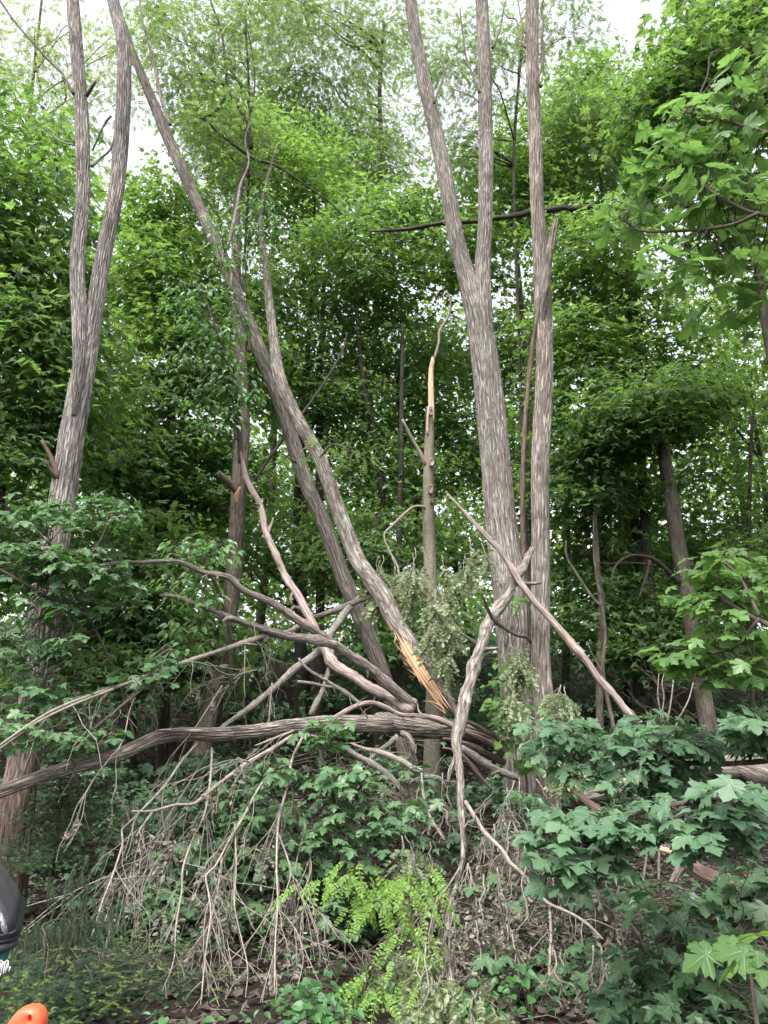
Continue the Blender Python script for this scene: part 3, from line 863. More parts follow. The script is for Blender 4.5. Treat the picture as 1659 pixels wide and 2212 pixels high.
# standing trunk left of the leaning one --------------------------------
p_c = path('o', [(445, 1570, 38, 11.2), (470, 1460, 38), (488, 1370, 37), (505, 1240, 36), (512, 1130, 34), (520, 1010, 32), (526, 900, 28), (520, 780, 26), (513, 690, 24), (510, 600, 22), (511, 510, 20), (512, 440, 16), (530, 350, 12), (540, 290, 9, 11.5)])
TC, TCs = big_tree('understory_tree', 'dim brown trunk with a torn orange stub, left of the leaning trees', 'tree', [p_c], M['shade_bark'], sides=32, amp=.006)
P, Rr = path('3', [(1030, 655, 30, 11), (1000, 620, 34), (960, 580, 24), (945, 558, 10, 10.8)])
p, r = one_tube(P, Rr, 'torn_stub', M['red_wood'], TC, 10, .04, .006, 3)
P, Rr = path('3', [(1022, 700, 10, 10.95), (1024, 660, 22), (1040, 630, 12, 10.95)])
one_tube(P, Rr, 'torn_wood', M['fresh_wood'], TC, 7, .04, .004, 1)
for pts in ([('1', [(1085, 640, 20, 11.4), (1075, 560, 19), (1030, 460, 17), (985, 380, 15), (975, 280, 13), (955, 130, 10), (915, 20, 8), (900, -60, 6, 11.6)])],
            [('1', [(1100, 690, 12, 11.4), (1000, 620, 11), (940, 570, 10), (880, 515, 9), (830, 515, 5, 10.8)])],
            [('1', [(985, 385, 13, 11.5), (940, 470, 13), (880, 510, 10, 11)])],
            [('1', [(985, 375, 10, 11.5), (900, 340, 8), (800, 250, 6, 11.6)])],
            [('1', [(1085, 480, 9, 11.5), (1100, 380, 8), (1095, 260, 7), (1070, 130, 5, 11.8)])],
            [('1', [(1100, 690, 11, 11.4), (1200, 720, 10), (1320, 800, 9), (1420, 870, 8), (1480, 930, 5, 11.9)])],
            [('3', [(1100, 600, 14, 11.3), (1180, 480, 15), (1300, 320, 14), (1400, 180, 12), (1480, 40, 9), (1500, -40, 6, 11.9)])]):
    P, Rr = path(*pts[0])
    one_tube(P, Rr, 'limb', M['dark_bark'], TC, 8, .08, .003, 3)
P, Rr = path('1', [(960, 1270, 9, 10.4), (995, 1240, 10), (998, 1170, 12), (960, 1110, 13), (985, 1060, 15), (1005, 980, 16), (1025, 890, 15), (1040, 800, 12), (1075, 700, 9), (1060, 600, 6), (1090, 500, 3, 10.9)])
e = thing('vine', 'pale twisted woody vine clinging to the leaning trunk', 'vine', P[0])
p, r = one_tube(P, Rr, 'stem', M['grey_branch'], e, 9, .05, .002, 1)
mb = MB(); twig_grow(mb, p, .006, 16, .8, -.05, 2, 4, tmin=.2); mb.build('twigs', M['dark_twig'], e, kind='stuff')

# ------------------------------------------------------------------ crowns of the background trees
def crown(parent, blobs, mat, templates, size, name='crown', spray_r=.55, compound=False, noise=.45, keep=None, droop=.3, hd=-.35):
    mb = MB()
    cents = []
    if templates is MAPLE_FAR and min(b[2] for b in blobs) > 12.4:
        templates = MAPLE_FAR2
    for (x, y, D, rx, rz, rd, ns, k) in blobs:
        ns = int(ns * (2.2 if templates is PINNATE else 1.35))
        c = O(x, y, D)
        pts, d = ellipsoid_points(c, np.array([rx, rd, rz]), ns, 2.4)
        pts = pts[pts[:, 2] > ground_z(pts[:, 0], pts[:, 1]) + .2]
        A = unit((pts - c) * np.array([1, 1, .2]) + rng.normal(0, .35, pts.shape) * np.array([1, 1, .2]))
        P, H, N = spray_leaves(pts, A, spray_r * rng.uniform(.6, 1.45, len(pts)), max(6, int(k * .88)), noise=noise, droop=droop, hd=hd)
        scatter(mb, templates, P, H, N, size * (.85 if templates is PINNATE else .96) * rng.uniform(.6, 1.25, len(P)))
        cents.append(pts)
    mb.build(name, mat, parent, False, attrs=False)
    return np.vstack(cents)


def wood_tree(label, trunk, blobs, mat, size=.125, templates=MAPLE_FAR, bark='dark_bark', limbs=9, group='trees standing in the wood behind', name='maple_tree', spray_r=.6, noise=.45, view='o', tr=None, **kw):
    if trunk is None:
        x, y, D = blobs[0][:3]
        c = O(x, y, D)
        gz_ = float(ground_z(c[0], c[1]))
        top = c[2] + blobs[0][4] * .6
        hts = np.linspace(gz_ - .2, top, 7)
        off = np.cumsum(rng.normal(0, .10, (7, 2)), axis=0); off -= off[3]
        P = np.column_stack([c[0] + off[:, 0] + .3, c[1] + off[:, 1], hts])
        Rr = np.linspace(tr or .12, .02, 7)
    else:
        P, Rr = to_ground(*path(view, trunk))
    e = thing(name, label, 'tree', P[0], group)
    p, r = one_tube(P, Rr, 'trunk', M[bark], e, 14, .12, .003, int(abs(P[0][0] * 50)))
    cs = crown(e, blobs, mat, templates, size, spray_r=spray_r, noise=noise, **kw)
    idx = rng.choice(len(cs), min(limbs, len(cs)), replace=False)
    for q in idx:
        b = cs[q]
        hd = np.linalg.norm((b - P[0])[:2])
        zt = b[2] - rng.uniform(.3, .8) * min(hd, 3)
        j = int(np.argmin(np.abs(p[:, 2] - zt)))
        L = limb_path(p[j], b, .06)
        r0 = min(r[j] * .6, .012 + .012 * np.linalg.norm(b - p[j]))
        m2 = MB()
        pp, rr = smooth(L, np.linspace(r0, .006, len(L)), .15)
        tube(m2, pp, rr, 6)
        twig_grow(m2, pp, .006, 5, .7, .0, 1, 3, tmin=.3)
        m2.build('limb', M['dark_bark'], e)
    return e


MD, MM, ML = M['maple_dark'], M['maple_mid'], M['maple_light']
# (x, y, distance, half width m, half height m, half depth m, sprays, leaves per spray)
wood_tree('deep green maple filling the left edge above the litter bin', None, [(20, 560, 9.2, 1.3, 2.0, 1.3, 190, 30), (70, 800, 9.2, 1.0, 1.0, 1.0, 90, 30), (-60, 330, 9.4, 1.3, 1.2, 1.2, 80, 30), (20, 960, 9.2, 1.0, .7, .9, 55, 28), (-120, 700, 9.4, 1.5, 2.2, 1.5, 100, 24)], MD, .12, MAPLE_MID, noise=.5, limbs=12)
wood_tree('dense maple in layered shelves between the forked tree and the leaning trees', [(360, 1420, 22, 13.2), (368, 1100, 20), (372, 800, 17), (375, 600, 12), (380, 420, 6, 13.2)],
          [(370, 620, 13.2, 1.35, 1.0, 1.4, 170, 28), (350, 470, 13.4, .85, .8, 1.0, 80, 28), (420, 760, 13, 1.5, .9, 1.3, 130, 28)], MM, .125, MAPLE_MID, limbs=12)
wood_tree('mid green maple crown right of the leaning stem, high up', None, [(640, 430, 15.5, 1.5, 1.7, 1.5, 200, 26), (560, 330, 15, 1.0, 1.0, 1.0, 70, 26)], MM, .12)
wood_tree('dark maple crown behind the bare snag top', None, [(790, 580, 14.5, 1.6, 1.5, 1.5, 220, 26), (880, 470, 15, 1.0, .9, 1.0, 80, 26)], MD, .12)
wood_tree('tall maple rising to a ragged point right of the straight trunk', None, [(1250, 330, 15.5, 1.8, 1.5, 1.6, 220, 26), (1262, 190, 15.5, .6, .95, .7, 60, 26), (1370, 260, 15.5, .75, 1.2, .8, 90, 26), (1170, 420, 15, .9, 1.2, 1.2, 90, 26)], MD, .125)
wood_tree('bright maple crown glimpsed in the gap of the Y-shaped tree', None, [(1090, 400, 14.5, .9, 1.6, 1.2, 130, 26), (1010, 540, 14.2, .8, .9, 1, 70, 26)], MM, .12)
wood_tree('maple with a dark bending trunk beside the hung-up limb at right', [(1390, 1080, 20, 13.2), (1375, 800, 21), (1366, 650, 22), (1357, 560, 20), (1345, 500, 16), (1330, 430, 8, 13.2)],
          [(1290, 560, 13, 1.2, 1.1, 1.2, 150, 26), (1400, 720, 13.4, 1.3, 1.2, 1.2, 110, 26), (1260, 750, 13, 1.0, 1.0, 1.0, 90, 26)], MM, .12, limbs=12)
wood_tree('maple holding one flat dark shelf of leaves over its pale grey trunk', [(1538, 1615, 38, 12.3), (1515, 1480, 37), (1488, 1300, 35), (1466, 1180, 33), (1448, 1070, 31), (1435, 985, 28), (1432, 930, 18, 12.3)],
          [(1400, 900, 12, .95, .42, 1.0, 80, 30), (1330, 930, 12, .55, .35, .7, 30, 30), (1460, 850, 12.2, .8, .5, .9, 60, 28)], MD, .12, MAPLE_MID, bark='shade_bark', limbs=8)
wood_tree('leafy maple understory left of the dim trunk, lower half', None, [(330, 930, 13, 1.5, 1.2, 1.4, 170, 26), (250, 1000, 12, .9, .6, .9, 60, 26), (420, 1040, 13, 1.1, .9, 1.1, 80, 26)], MD, .12)
wood_tree('maple behind the crossing of the two leaning stems', None, [(640, 780, 15, 1.6, 1.3, 1.4, 180, 26), (580, 640, 14.8, .9, .8, .9, 70, 26), (720, 900, 15, 1.2, .9, 1.2, 90, 26)], MD, .12)
wood_tree('maple between the snag and the Y-shaped tree, shaded', None, [(870, 820, 16, 1.7, 1.6, 1.4, 200, 26), (980, 960, 16, 1.2, 1.1, 1.2, 100, 26), (850, 1020, 15, 1.1, .9, 1, 80, 26)], MD, .12)
wood_tree('dark maple crown showing between the two pale trunks', None, [(1110, 760, 17, 1.0, 1.6, 1.2, 120, 26), (1110, 1010, 17, 1.0, 1.3, 1.2, 90, 26), (960, 760, 18, 1.2, 1.2, 1.2, 80, 26)], MD, .125)
wood_tree('yellowish green crown low and far between the snag and the Y-shaped tree', None, [(960, 1170, 21, 2.0, 1.5, 1.5, 150, 24), (760, 1060, 21, 1.6, 1.4, 1.4, 90, 24)], ML, .13)
wood_tree('yellowish green crown low and far left of the leaning trees', None, [(560, 1040, 21, 1.8, 1.5, 1.5, 120, 24), (330, 1130, 20, 1.6, 1.2, 1.4, 90, 24), (130, 1000, 20, 1.6, 1.6, 1.4, 90, 24)], ML, .13)
wood_tree('thin maple right of the straight trunk at mid height', [(1295, 1480, 16, 12.5), (1300, 1300, 16), (1292, 1250, 14), (1285, 1100, 9), (1283, 960, 6, 12.5)],
          [(1270, 920, 13, 1.0, 1.2, 1.2, 110, 26), (1240, 1060, 13, .9, .7, 1, 60, 26), (1350, 1080, 13.4, 1.0, .7, 1, 60, 26)], MD, .12, bark='shade_bark')
wood_tree('airy yellowish maple against the white sky at the right edge', None, [(1590, 880, 14.5, 1.3, 1.6, 1.2, 100, 22), (1540, 1060, 14, 1.3, .9, 1.2, 80, 22), (1640, 640, 14.5, 1.0, 1.2, 1.2, 50, 22)], ML, .11)
wood_tree('pale green maple low behind the bough at right', None, [(1560, 1230, 15, 1.8, 1.1, 1.4, 120, 24), (1400, 1200, 16, 1.7, .9, 1.3, 110, 24)], ML, .12)
wood_tree('pale green sapling crown low behind the dim trunk', None, [(620, 1200, 16, 1.7, 1.1, 1.4, 120, 24), (450, 1180, 16, 1.5, .9, 1.3, 80, 24)], ML, .12)
wood_tree('dark maple filling the dip beside the snag foot', None, [(790, 1180, 14, 1.5, 1.0, 1.2, 120, 24), (880, 1330, 13, 1.2, .7, 1.0, 80, 24)], MD, .12)
wood_tree('low shaded maple right of the straight trunk', None, [(1330, 1330, 13.5, 1.6, .7, 1.2, 130, 24), (1260, 1220, 14, 1.0, .7, 1, 60, 24), (1420, 1400, 12.8, 1.0, .5, .8, 60, 24)], MD, .12)
wood_tree('low shaded maple between the foot of the forked tree and the dim trunk', None, [(260, 1230, 11, 1.0, .8, 1.0, 90, 26), (330, 1400, 11.5, 1.3, .7, 1.0, 110, 24), (210, 1440, 11, .9, .6, .9, 60, 24)], MD, .12)
wood_tree('large-leaved dark maple crown in the upper right corner', None, [(1540, 170, 8.5, 1.05, .62, 1.0, 85, 26), (1470, 250, 8.5, .75, .38, .8, 50, 26), (1640, 60, 8.5, .9, .75, 1, 70, 26), (1600, 420, 8.7, .8, .9, .8, 60, 24), (1480, 30, 8.6, .35, .3, .5, 10, 18)], MD, .13, MAPLE_MID, noise=.5, limbs=12)
wood_tree('maple beyond the left edge, partly cut off', None, [(-60, 1180, 11, 1.6, 1.0, 1.2, 100, 24), (60, 1150, 12, 1.2, .9, 1.0, 60, 24)], ML, .12)
wood_tree('maple standing just past the right edge', None, [(1800, 700, 12, 1.5, 2.5, 1.5, 150, 22), (1750, 1200, 12, 1.2, 1.2, 1.2, 70, 22)], MM, .12)

LP = dict(templates=PINNATE, name='locust_tree', noise=.6, droop=.3, hd=-.35)
wood_tree('feathery yellow-green locust high in the top centre', [(800, 900, 10, 17), (825, 420, 10), (820, 200, 9), (830, 50, 7, 17)], [(700, 130, 16.5, 2.0, 1.8, 1.6, 150, 13), (800, 330, 16.5, 1.3, 1.5, 1.3, 110, 13), (620, 20, 16.5, 1.5, 1.2, 1.2, 90, 13), (840, 60, 17, 1.2, 1.2, 1.2, 60, 12)], M['locust_leaf'], .21, spray_r=.55, limbs=14, **LP)
wood_tree('full maple crown closing the top between the leaning stem and the Y-shaped tree', None, [(590, 260, 18, 1.7, 1.3, 1.4, 110, 26), (740, 330, 18, 1.6, 1.0, 1.4, 90, 26), (480, 250, 17, 1.2, 1.3, 1.2, 80, 24)], ML, .12)
wood_tree('feathery locust crown over the leaning stem, top left', [(520, 700, 6, 12), (540, 300, 6), (530, 40, 4, 12)], [(400, 130, 11.5, 1.0, 1.2, 1.0, 70, 12), (480, 300, 11.5, .7, 1.1, .8, 60, 12), (520, 60, 12, .7, .9, .8, 40, 12), (340, 20, 12.5, .5, .5, .5, 22, 12)], M['locust_leaf'], .19, spray_r=.42, limbs=12, **LP)
wood_tree('thin pale locust behind the forked tree, top left corner', [(40, 700, 8, 16), (60, 300, 8), (90, 0, 5, 16)], [(60, 110, 15, 1.5, 1.6, 1.2, 70, 12), (120, 260, 15, 1.0, 1.0, 1.0, 40, 12), (240, 160, 15, .6, 1.4, .8, 30, 12), (180, 380, 15, .5, .7, .8, 14, 12)], M['locust_pale'], .20, spray_r=.5, limbs=12, **LP)
wood_tree('wispy locust crown threaded between the two upper trunks', [(1120, 700, 7, 13), (1110, 350, 7), (1130, 60, 5, 13)], [(970, 130, 12.5, .8, 1.2, .9, 50, 12), (1090, 120, 12.5, .7, 1.0, .8, 40, 12), (1210, 40, 12.5, .8, .5, .7, 26, 12), (1000, 320, 13, .4, .9, .7, 24, 12)], M['locust_leaf'], .18, spray_r=.42, limbs=12, **LP)
wood_tree('yellow-green locust spray in front of the tall maple, upper right', None, [(1270, 250, 13.8, .75, .7, .7, 60, 14), (1350, 330, 13.8, .45, .9, .6, 44, 14)], M['locust_leaf'], .17, spray_r=.4, limbs=5, **LP)

# bare dark trunks deep in the wood
for i, (pts, lab) in enumerate([
        ([(690, 1420, 20, 15), (692, 1200, 19), (690, 900, 15), (700, 600, 8, 15)], 'dark thin trunk seen between the two leaning stems'),
        ([(865, 1500, 16, 14), (862, 1250, 15), (866, 1000, 12), (870, 700, 7, 14)], 'dark thin trunk just left of the snag'),
        ([(1222, 1480, 18, 15), (1225, 1200, 17), (1215, 900, 12), (1220, 650, 7, 15)], 'dark thin trunk right of the straight tree'),
        ([(1352, 1460, 22, 16), (1345, 1200, 20), (1340, 900, 14), (1330, 600, 8, 16)], 'dark trunk behind the arching limb at right'),
        ([(1440, 1500, 14, 17), (1450, 1200, 13), (1440, 900, 10, 17)], 'slim dark trunk behind the pale grey maple'),
        ([(385, 1500, 24, 16), (390, 1200, 22), (400, 900, 16), (405, 600, 8, 16)], 'dark trunk left of the dim brown trunk'),
        ([(1640, 1500, 15, 16), (1600, 1050, 13), (1560, 800, 10), (1540, 550, 6, 16)], 'leaning dark trunk near the right edge'),
        ([(1625, 1500, 10, 13), (1618, 1150, 9), (1625, 900, 7, 13)], 'very thin dark stem by the right edge')]):
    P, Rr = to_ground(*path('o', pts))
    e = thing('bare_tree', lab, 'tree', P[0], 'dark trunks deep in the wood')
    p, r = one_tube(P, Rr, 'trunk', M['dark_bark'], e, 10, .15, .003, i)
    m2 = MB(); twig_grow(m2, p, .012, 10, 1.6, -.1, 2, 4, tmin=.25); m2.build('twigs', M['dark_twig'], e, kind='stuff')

# forking thin stem and arching limbs at right
P, Rr = (lambda a, b: to_ground(a, b * .75))(*path('B', [(455, 1500, 42, 12), (400, 1250, 44), (390, 1100, 42), (410, 900, 42), (385, 680, 40), (350, 480, 32), (325, 300, 26), (320, 100, 22), (318, -60, 16, 12.2)]))
e = thing('forked_sapling', 'thin bare stem that forks low, behind the long bare pole', 'sapling', P[0])
one_tube(P, Rr, 'stem', M['shade_bark'], e, 12, .06, .003, 3)
P, Rr = path('B', [(375, 660, 36, 12), (300, 580, 34), (200, 430, 32), (130, 320, 30), (105, 240, 26), (110, 160, 20, 12.3)])
one_tube(P, Rr * .7, 'branch', M['shade_bark'], e, 10, .06, .003, 4)
P, Rr = path('B', [(975, 480, 60, 12.2), (900, 400, 50), (800, 310, 42), (690, 275, 34), (580, 280, 30), (500, 340, 26), (460, 430, 20), (475, 540, 14, 11.6)])
e = thing('arching_branch', 'dark limb arching down from the pale grey maple trunk', 'branch', P[0])
one_tube(P, Rr * .75, 'stem', M['dark_bark'], e, 9, .06, .003, 3)
P, Rr = path('B', [(750, 310, 20, 11.9), (735, 400, 20), (700, 500, 18), (670, 600, 14, 11.8)])
one_tube(P, Rr, 'side_branch', M['dark_bark'], e, 7, .06)
P, Rr = path('B', [(800, 350, 16, 12), (640, 330, 15), (480, 335, 14), (350, 330, 10, 11.8)])
one_tube(P, Rr, 'side_branch', M['dark_bark'], e, 7, .06)

# distant wood: one mass beyond the nearer trees
mb = MB()
n = 48000
yy = rng.uniform(24, 44, n); xx = rng.uniform(-1, 1, n) * (8 + yy * .8)
hh = 13.0 + 2.2 * np.sin(xx * .35 + 1) + 1.6 * np.sin(xx * .83 + yy * .2)
zz = ground_z(xx, yy) + rng.uniform(0, 1, n) ** 1.1 * hh
scatter(mb, DISTANT, np.stack([xx, yy, zz], -1), rng.normal(0, 1, (n, 3)), rng.normal(0, .6, (n, 3)) + np.array([0, -.2, 1]), rng.uniform(.18, .42, n))
o = mb.build('distant_woods', M['far_leaf'], None, False, 'stuff', attrs=False)
o['label'] = 'bright far-off woodland seen through gaps between the trunks'; o['category'] = 'woodland'
# shaded low undergrowth on the bank
mb = MB()
for (x0, x1, y0, y1, ns) in ((-10, 11, 9.8, 22, 800), (-4.5, -1.0, 8.2, 9.6, 60), (1.5, 6, 10.2, 12, 60)):
    cx = rng.uniform(x0, x1, ns); cy = rng.uniform(y0, y1, ns)
    C = np.stack([cx, cy, ground_z(cx, cy) + rng.uniform(.2, 1.1, ns)], -1)
    P, H, N = spray_leaves(C, np.column_stack([rng.normal(0, 1, (ns, 2)), np.zeros(ns)]) + np.array([0, -.5, 0]), .45, 26, noise=.5)
    scatter(mb, MAPLE_FAR, P, H, N, rng.uniform(.06, .12, len(P)))
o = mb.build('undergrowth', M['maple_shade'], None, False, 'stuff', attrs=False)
o['label'] = 'shaded green undergrowth covering the bank behind the fallen wood'; o['category'] = 'undergrowth'

mb = MB()
n = 5200
gx_ = rng.uniform(-5, 5, n); gy_ = 4.3 + rng.uniform(0, 1, n) ** 1.2 * 5
clump = np.sin(gx_ * 2.1 + 1) * np.sin(gy_ * 2.7) + .5 * np.sin(gx_ * 5 + gy_ * 4) > -.15
gx_, gy_ = gx_[clump], gy_[clump]
n = len(gx_)
scatter(mb, HEART + OVATE, np.stack([gx_, gy_, ground_z(gx_, gy_) + rng.uniform(.02, .22, n)], -1), np.column_stack([rng.normal(0, 1, (n, 2)), rng.normal(-.2, .3, n)]), np.column_stack([rng.normal(0, .4, (n, 2)) + np.array([0, -.3]), np.ones(n)]), rng.uniform(.025, .06, n))
o = mb.build('ground_cover', M['ivy_leaf'], None, False, 'stuff', attrs=False)
o['label'] = 'patchy small green leaves growing low over the soil'; o['category'] = 'ground cover'

# ------------------------------------------------------------------ fallen wood
def rough_tube(P, Rr, name, mat, parent, sides, step, amp, seed):
    """a limb with kinks, knots, swellings and a few snapped side stubs"""
    g = np.random.default_rng(seed * 131 + int(abs(P[0][0]) * 1000) % 977)
    p, r = smooth(P, Rr, step)
    n = len(p)
    if n > 8:
        m = max(3, n // 6)
        kn = g.normal(0, .20, (m, 3))
        off = np.stack([np.interp(np.linspace(0, m - 1, n), np.arange(m), kn[:, c]) for c in range(3)], -1)
        p = p + off * r[:, None] * np.minimum(1, np.minimum(np.arange(n), np.arange(n)[::-1]) / 4)[:, None]
        r = r * (1 + .05 * g.normal(0, 1, n))
        for c in g.uniform(.08, .92, max(2, n // 16)):
            r = r * (1 + g.uniform(.06, .24) * np.exp(-((np.arange(n) - c * n) / 1.3) ** 2))
    mb = MB(); tube(mb, p, r, sides, amp, seed); mb.build(name, mat, parent)
    if n > 14:
        T = unit(np.gradient(p, axis=0))
        for c in g.uniform(.12, .9, max(1, n // 22)):
            i = int(c * n)
            d = unit(T[i] * g.choice([-1, 1]) * .6 + g.normal(0, .7, 3))
            L = r[i] * g.uniform(2.0, 6.5)
            q = np.array([p[i], p[i] + d * L * .55 + g.normal(0, .1 * L, 3), p[i] + d * L])
            m2 = MB(); q_, rr_ = smooth(q, np.array([r[i] * .5, r[i] * .30, r[i] * g.uniform(.12, .24)]), max(.01, L / 6)); tube(m2, q_, rr_, 7, 0)
            m2.build('snapped_stub', mat, parent)
    return p, r


def fallen(name, label, cat, view, pts, mat, sides=18, amp=.003, seed=1, twigs=0, tw_len=.4, tw_r=.005, tw_mat='twig', levels=1, down=.1, group=None, step=.04, part='stem', tmin=.1):
    P, Rr = path(view, pts)
    e = thing(name, label, cat, P[len(P) // 2], group)
    p, r = rough_tube(P, Rr, part, M[mat], e, max(sides, 18), step, amp, seed)
    if twigs:
        mb = MB(); twig_grow(mb, p, tw_r, twigs, tw_len, down, levels, 4, tmin=tmin)
        mb.build('twigs', M[tw_mat], e, kind='stuff')
    return e, p, r


def add_branch(e, view, pts, mat, name='branch', sides=9, amp=.002, seed=1, step=.04, twigs=0, tw_len=.3, tw_mat='twig', tw_r=.004, down=.2, levels=1):
    P, Rr = path(view, pts)
    p, r = (rough_tube if name == 'branch' else one_tube)(P, Rr, name, M[mat], e, max(sides, 14) if amp else sides, step, amp, seed)
    if twigs:
        mb = MB(); twig_grow(mb, p, tw_r, twigs, tw_len, down, levels, 4)
        mb.build('twigs', M[tw_mat], e, kind='stuff')
    return p, r


# the big broken trunk lying across the picture
Pl, Rl = path('5', [(-900, 760, 40, 5.2), (-500, 640, 46), (-200, 540, 50), (0, 470, 54, 6.0), (150, 412, 58), (300, 365, 60), (480, 320, 58), (600, 268, 60), (690, 232, 62), (800, 220, 62), (940, 220, 60, 7.2), (1100, 208, 60), (1250, 188, 64), (1400, 176, 70), (1560, 176, 78), (1659, 182, 84, 7.9)])
Pl2, Rl2 = path('E', [(560, 712, 150, 8.0), (800, 740, 150), (1000, 752, 142), (1180, 775, 128), (1330, 830, 96), (1420, 870, 60, 8.9)])
FL = thing('fallen_tree', 'long dark furrowed trunk lying across the picture, held up off the ground', 'fallen tree', Pl[8])
p, r = smooth(np.vstack([Pl, Pl2]), np.concatenate([Rl, Rl2]), .035)
mb = MB(); tube(mb, p, r, 56, .011, 21); mb.build('trunk', M['fallen_bark'], FL)
add_branch(FL, 'E', [(1130, 690, 24, 8.1), (1230, 740, 34), (1330, 800, 34), (1400, 850, 14, 8.6)], 'fallen_bark', 'bark_slab', 8, .006, 5)
add_branch(FL, '5', [(676, 205, 6, 6.75), (720, 203, 16), (850, 205, 20), (1000, 205, 12, 7.1)], 'fallen_bark', 'bark_slab', 8, .003, 3)
for k, (a, b) in enumerate([((676, 202), (740, 199)), ((1575, 110), (1580, 135)), ((1555, 105), (1590, 150))]):
    add_branch(FL, '5', [(a[0], a[1], 2, 6.75 if k < 1 else 7.6), (b[0], b[1], 7, 6.78 if k < 1 else 7.65)], 'pale_wood', 'splinter', 5, 0)
for k, pts in enumerate(([(990, 820, 20, 8.0), (1120, 850, 46), (1250, 905, 56), (1410, 985, 50, 8.6)], [(1120, 770, 34, 7.95), (1240, 820, 48), (1360, 890, 46), (1420, 930, 30, 8.5)], [(1110, 920, 24, 7.9), (1190, 1010, 30), (1270, 1110, 26), (1330, 1180, 12, 8.0)])):
    e, _, _ = fallen('split_wood', ['reddish split slab poking out below the fallen trunk', 'reddish torn strip just under the end of the fallen trunk', 'narrow red torn stick slanting down from the fallen trunk'][k], 'split wood', 'E', pts, 'red_wood', 10, .006, k + 2)
fallen('fallen_branch', 'smooth grey-green branch curving right below the reddish slabs', 'branch', 'E', [(1110, 880, 46, 7.9), (1180, 930, 54), (1260, 990, 54), (1370, 1045, 48), (1510, 1092, 46, 8.1)], 'grey_branch', 12, .003)
fallen('fallen_branch', 'pale barkless branch arching over the middle of the fallen trunk', 'branch', 'E', [(215, 690, 26, 7.45), (290, 645, 34), (400, 590, 36), (500, 572, 36), (600, 608, 34), (700, 655, 32), (830, 660, 32), (950, 685, 40), (1070, 740, 40, 7.9)], 'pink_wood', 12, .003, twigs=6, tw_len=.3)
H1, p, r = fallen('fallen_branch', 'long branch whose thin pale tip runs left past the forked tree', 'branch', '3', [(345, 966, 8, 6.3), (420, 966, 12), (500, 960, 15), (620, 952, 17), (730, 946, 19), (800, 960, 21), (880, 996, 23), (990, 1020, 26), (1050, 1070, 30), (1180, 1130, 33), (1270, 1190, 35), (1350, 1240, 38), (1450, 1310, 40), (1560, 1390, 44), (1660, 1470, 48), (1790, 1570, 50, 8.2)], 'branch_bark', 14, .005, 2)
add_branch(H1, '3', [(690, 1095, 14, 6.9), (750, 1100, 20), (800, 1112, 22), (900, 1150, 25), (1000, 1195, 28), (1120, 1232, 32), (1250, 1272, 36), (1370, 1290, 40), (1450, 1312, 40, 7.65)], 'branch_bark', 'branch', 12, .004, 4, twigs=7, tw_len=.35)
add_branch(H1, '3', [(960, 1210, 10, 7.05), (980, 1196, 18), (1010, 1194, 20, 7.1)], 'pink_wood', 'side_stub', 7)
J1, p, r = fallen('bare_pole', 'long reddish barkless limb sweeping down from the dim trunk to the log', 'branch', '3', [(1035, 445, 6, 9.6), (1050, 520, 18), (1066, 590, 24), (1110, 680, 26), (1130, 750, 26), (1150, 835, 30), (1190, 920, 30), (1250, 1050, 33), (1320, 1150, 36), (1360, 1240, 38), (1395, 1320, 40), (1440, 1390, 42), (1530, 1450, 46), (1650, 1520, 50), (1780, 1600, 44, 8.1)], 'pink_wood', 14, .004, 6)
add_branch(J1, '3', [(1130, 845, 10, 9.2), (1150, 835, 26, 9.2), (1175, 780, 9), (1180, 760, 5, 9.3)], 'pink_wood', 'side_stub', 7)
fallen('fallen_branch', 'straight grey branch slanting down left behind the fallen trunk', 'branch', '3', [(1510, 1150, 34, 9.4), (1440, 1250, 36), (1370, 1340, 34), (1270, 1420, 32), (1190, 1485, 28), (1080, 1576, 26), (950, 1672, 18, 7.4)], 'grey_branch', 12, .002)
fallen('fallen_branch', 'grey stick standing behind the log from the forking branches', 'branch', 'E', [(230, 190, 30, 8.6), (205, 330, 34), (165, 470, 36), (120, 560, 36), (70, 660, 34, 8.4)], 'grey_branch', 10, .002)
G1, p, r = fallen('fallen_branch', 'long thin pale branch reaching down to the left picture edge', 'branch', '3', [(1290, 1230, 26, 7.6), (1245, 1255, 24), (1140, 1270, 22), (1080, 1290, 21), (930, 1340, 20), (750, 1400, 18), (570, 1470, 16), (420, 1515, 14), (300, 1560, 13), (180, 1620, 12), (60, 1700, 10), (-60, 1790, 8, 5.6)], 'twig', 9, 0, twigs=16, tw_len=.7, down=.5, tw_r=.005, levels=2)
add_branch(G1, '5', [(490, 25, 12, 6.3), (300, 100, 11), (150, 175, 10), (60, 240, 9), (-40, 310, 7, 5.7)], 'twig', 'side_branch', 7, 0)
fallen('fallen_branch', 'grey forked stick lying in the crook above the log', 'branch', 'E', [(-10, 265, 16, 8), (50, 340, 20), (150, 405, 22), (230, 455, 26), (310, 500, 30), (390, 560, 28), (430, 580, 24, 7.9)], 'grey_branch', 9, .002, twigs=5, tw_len=.3)
fallen('fallen_branch', 'short pale stick joining the forked grey stick', 'branch', 'E', [(-20, 425, 18, 7.9), (60, 435, 20), (150, 455, 20), (240, 465, 18, 7.95)], 'twig', 8, 0)
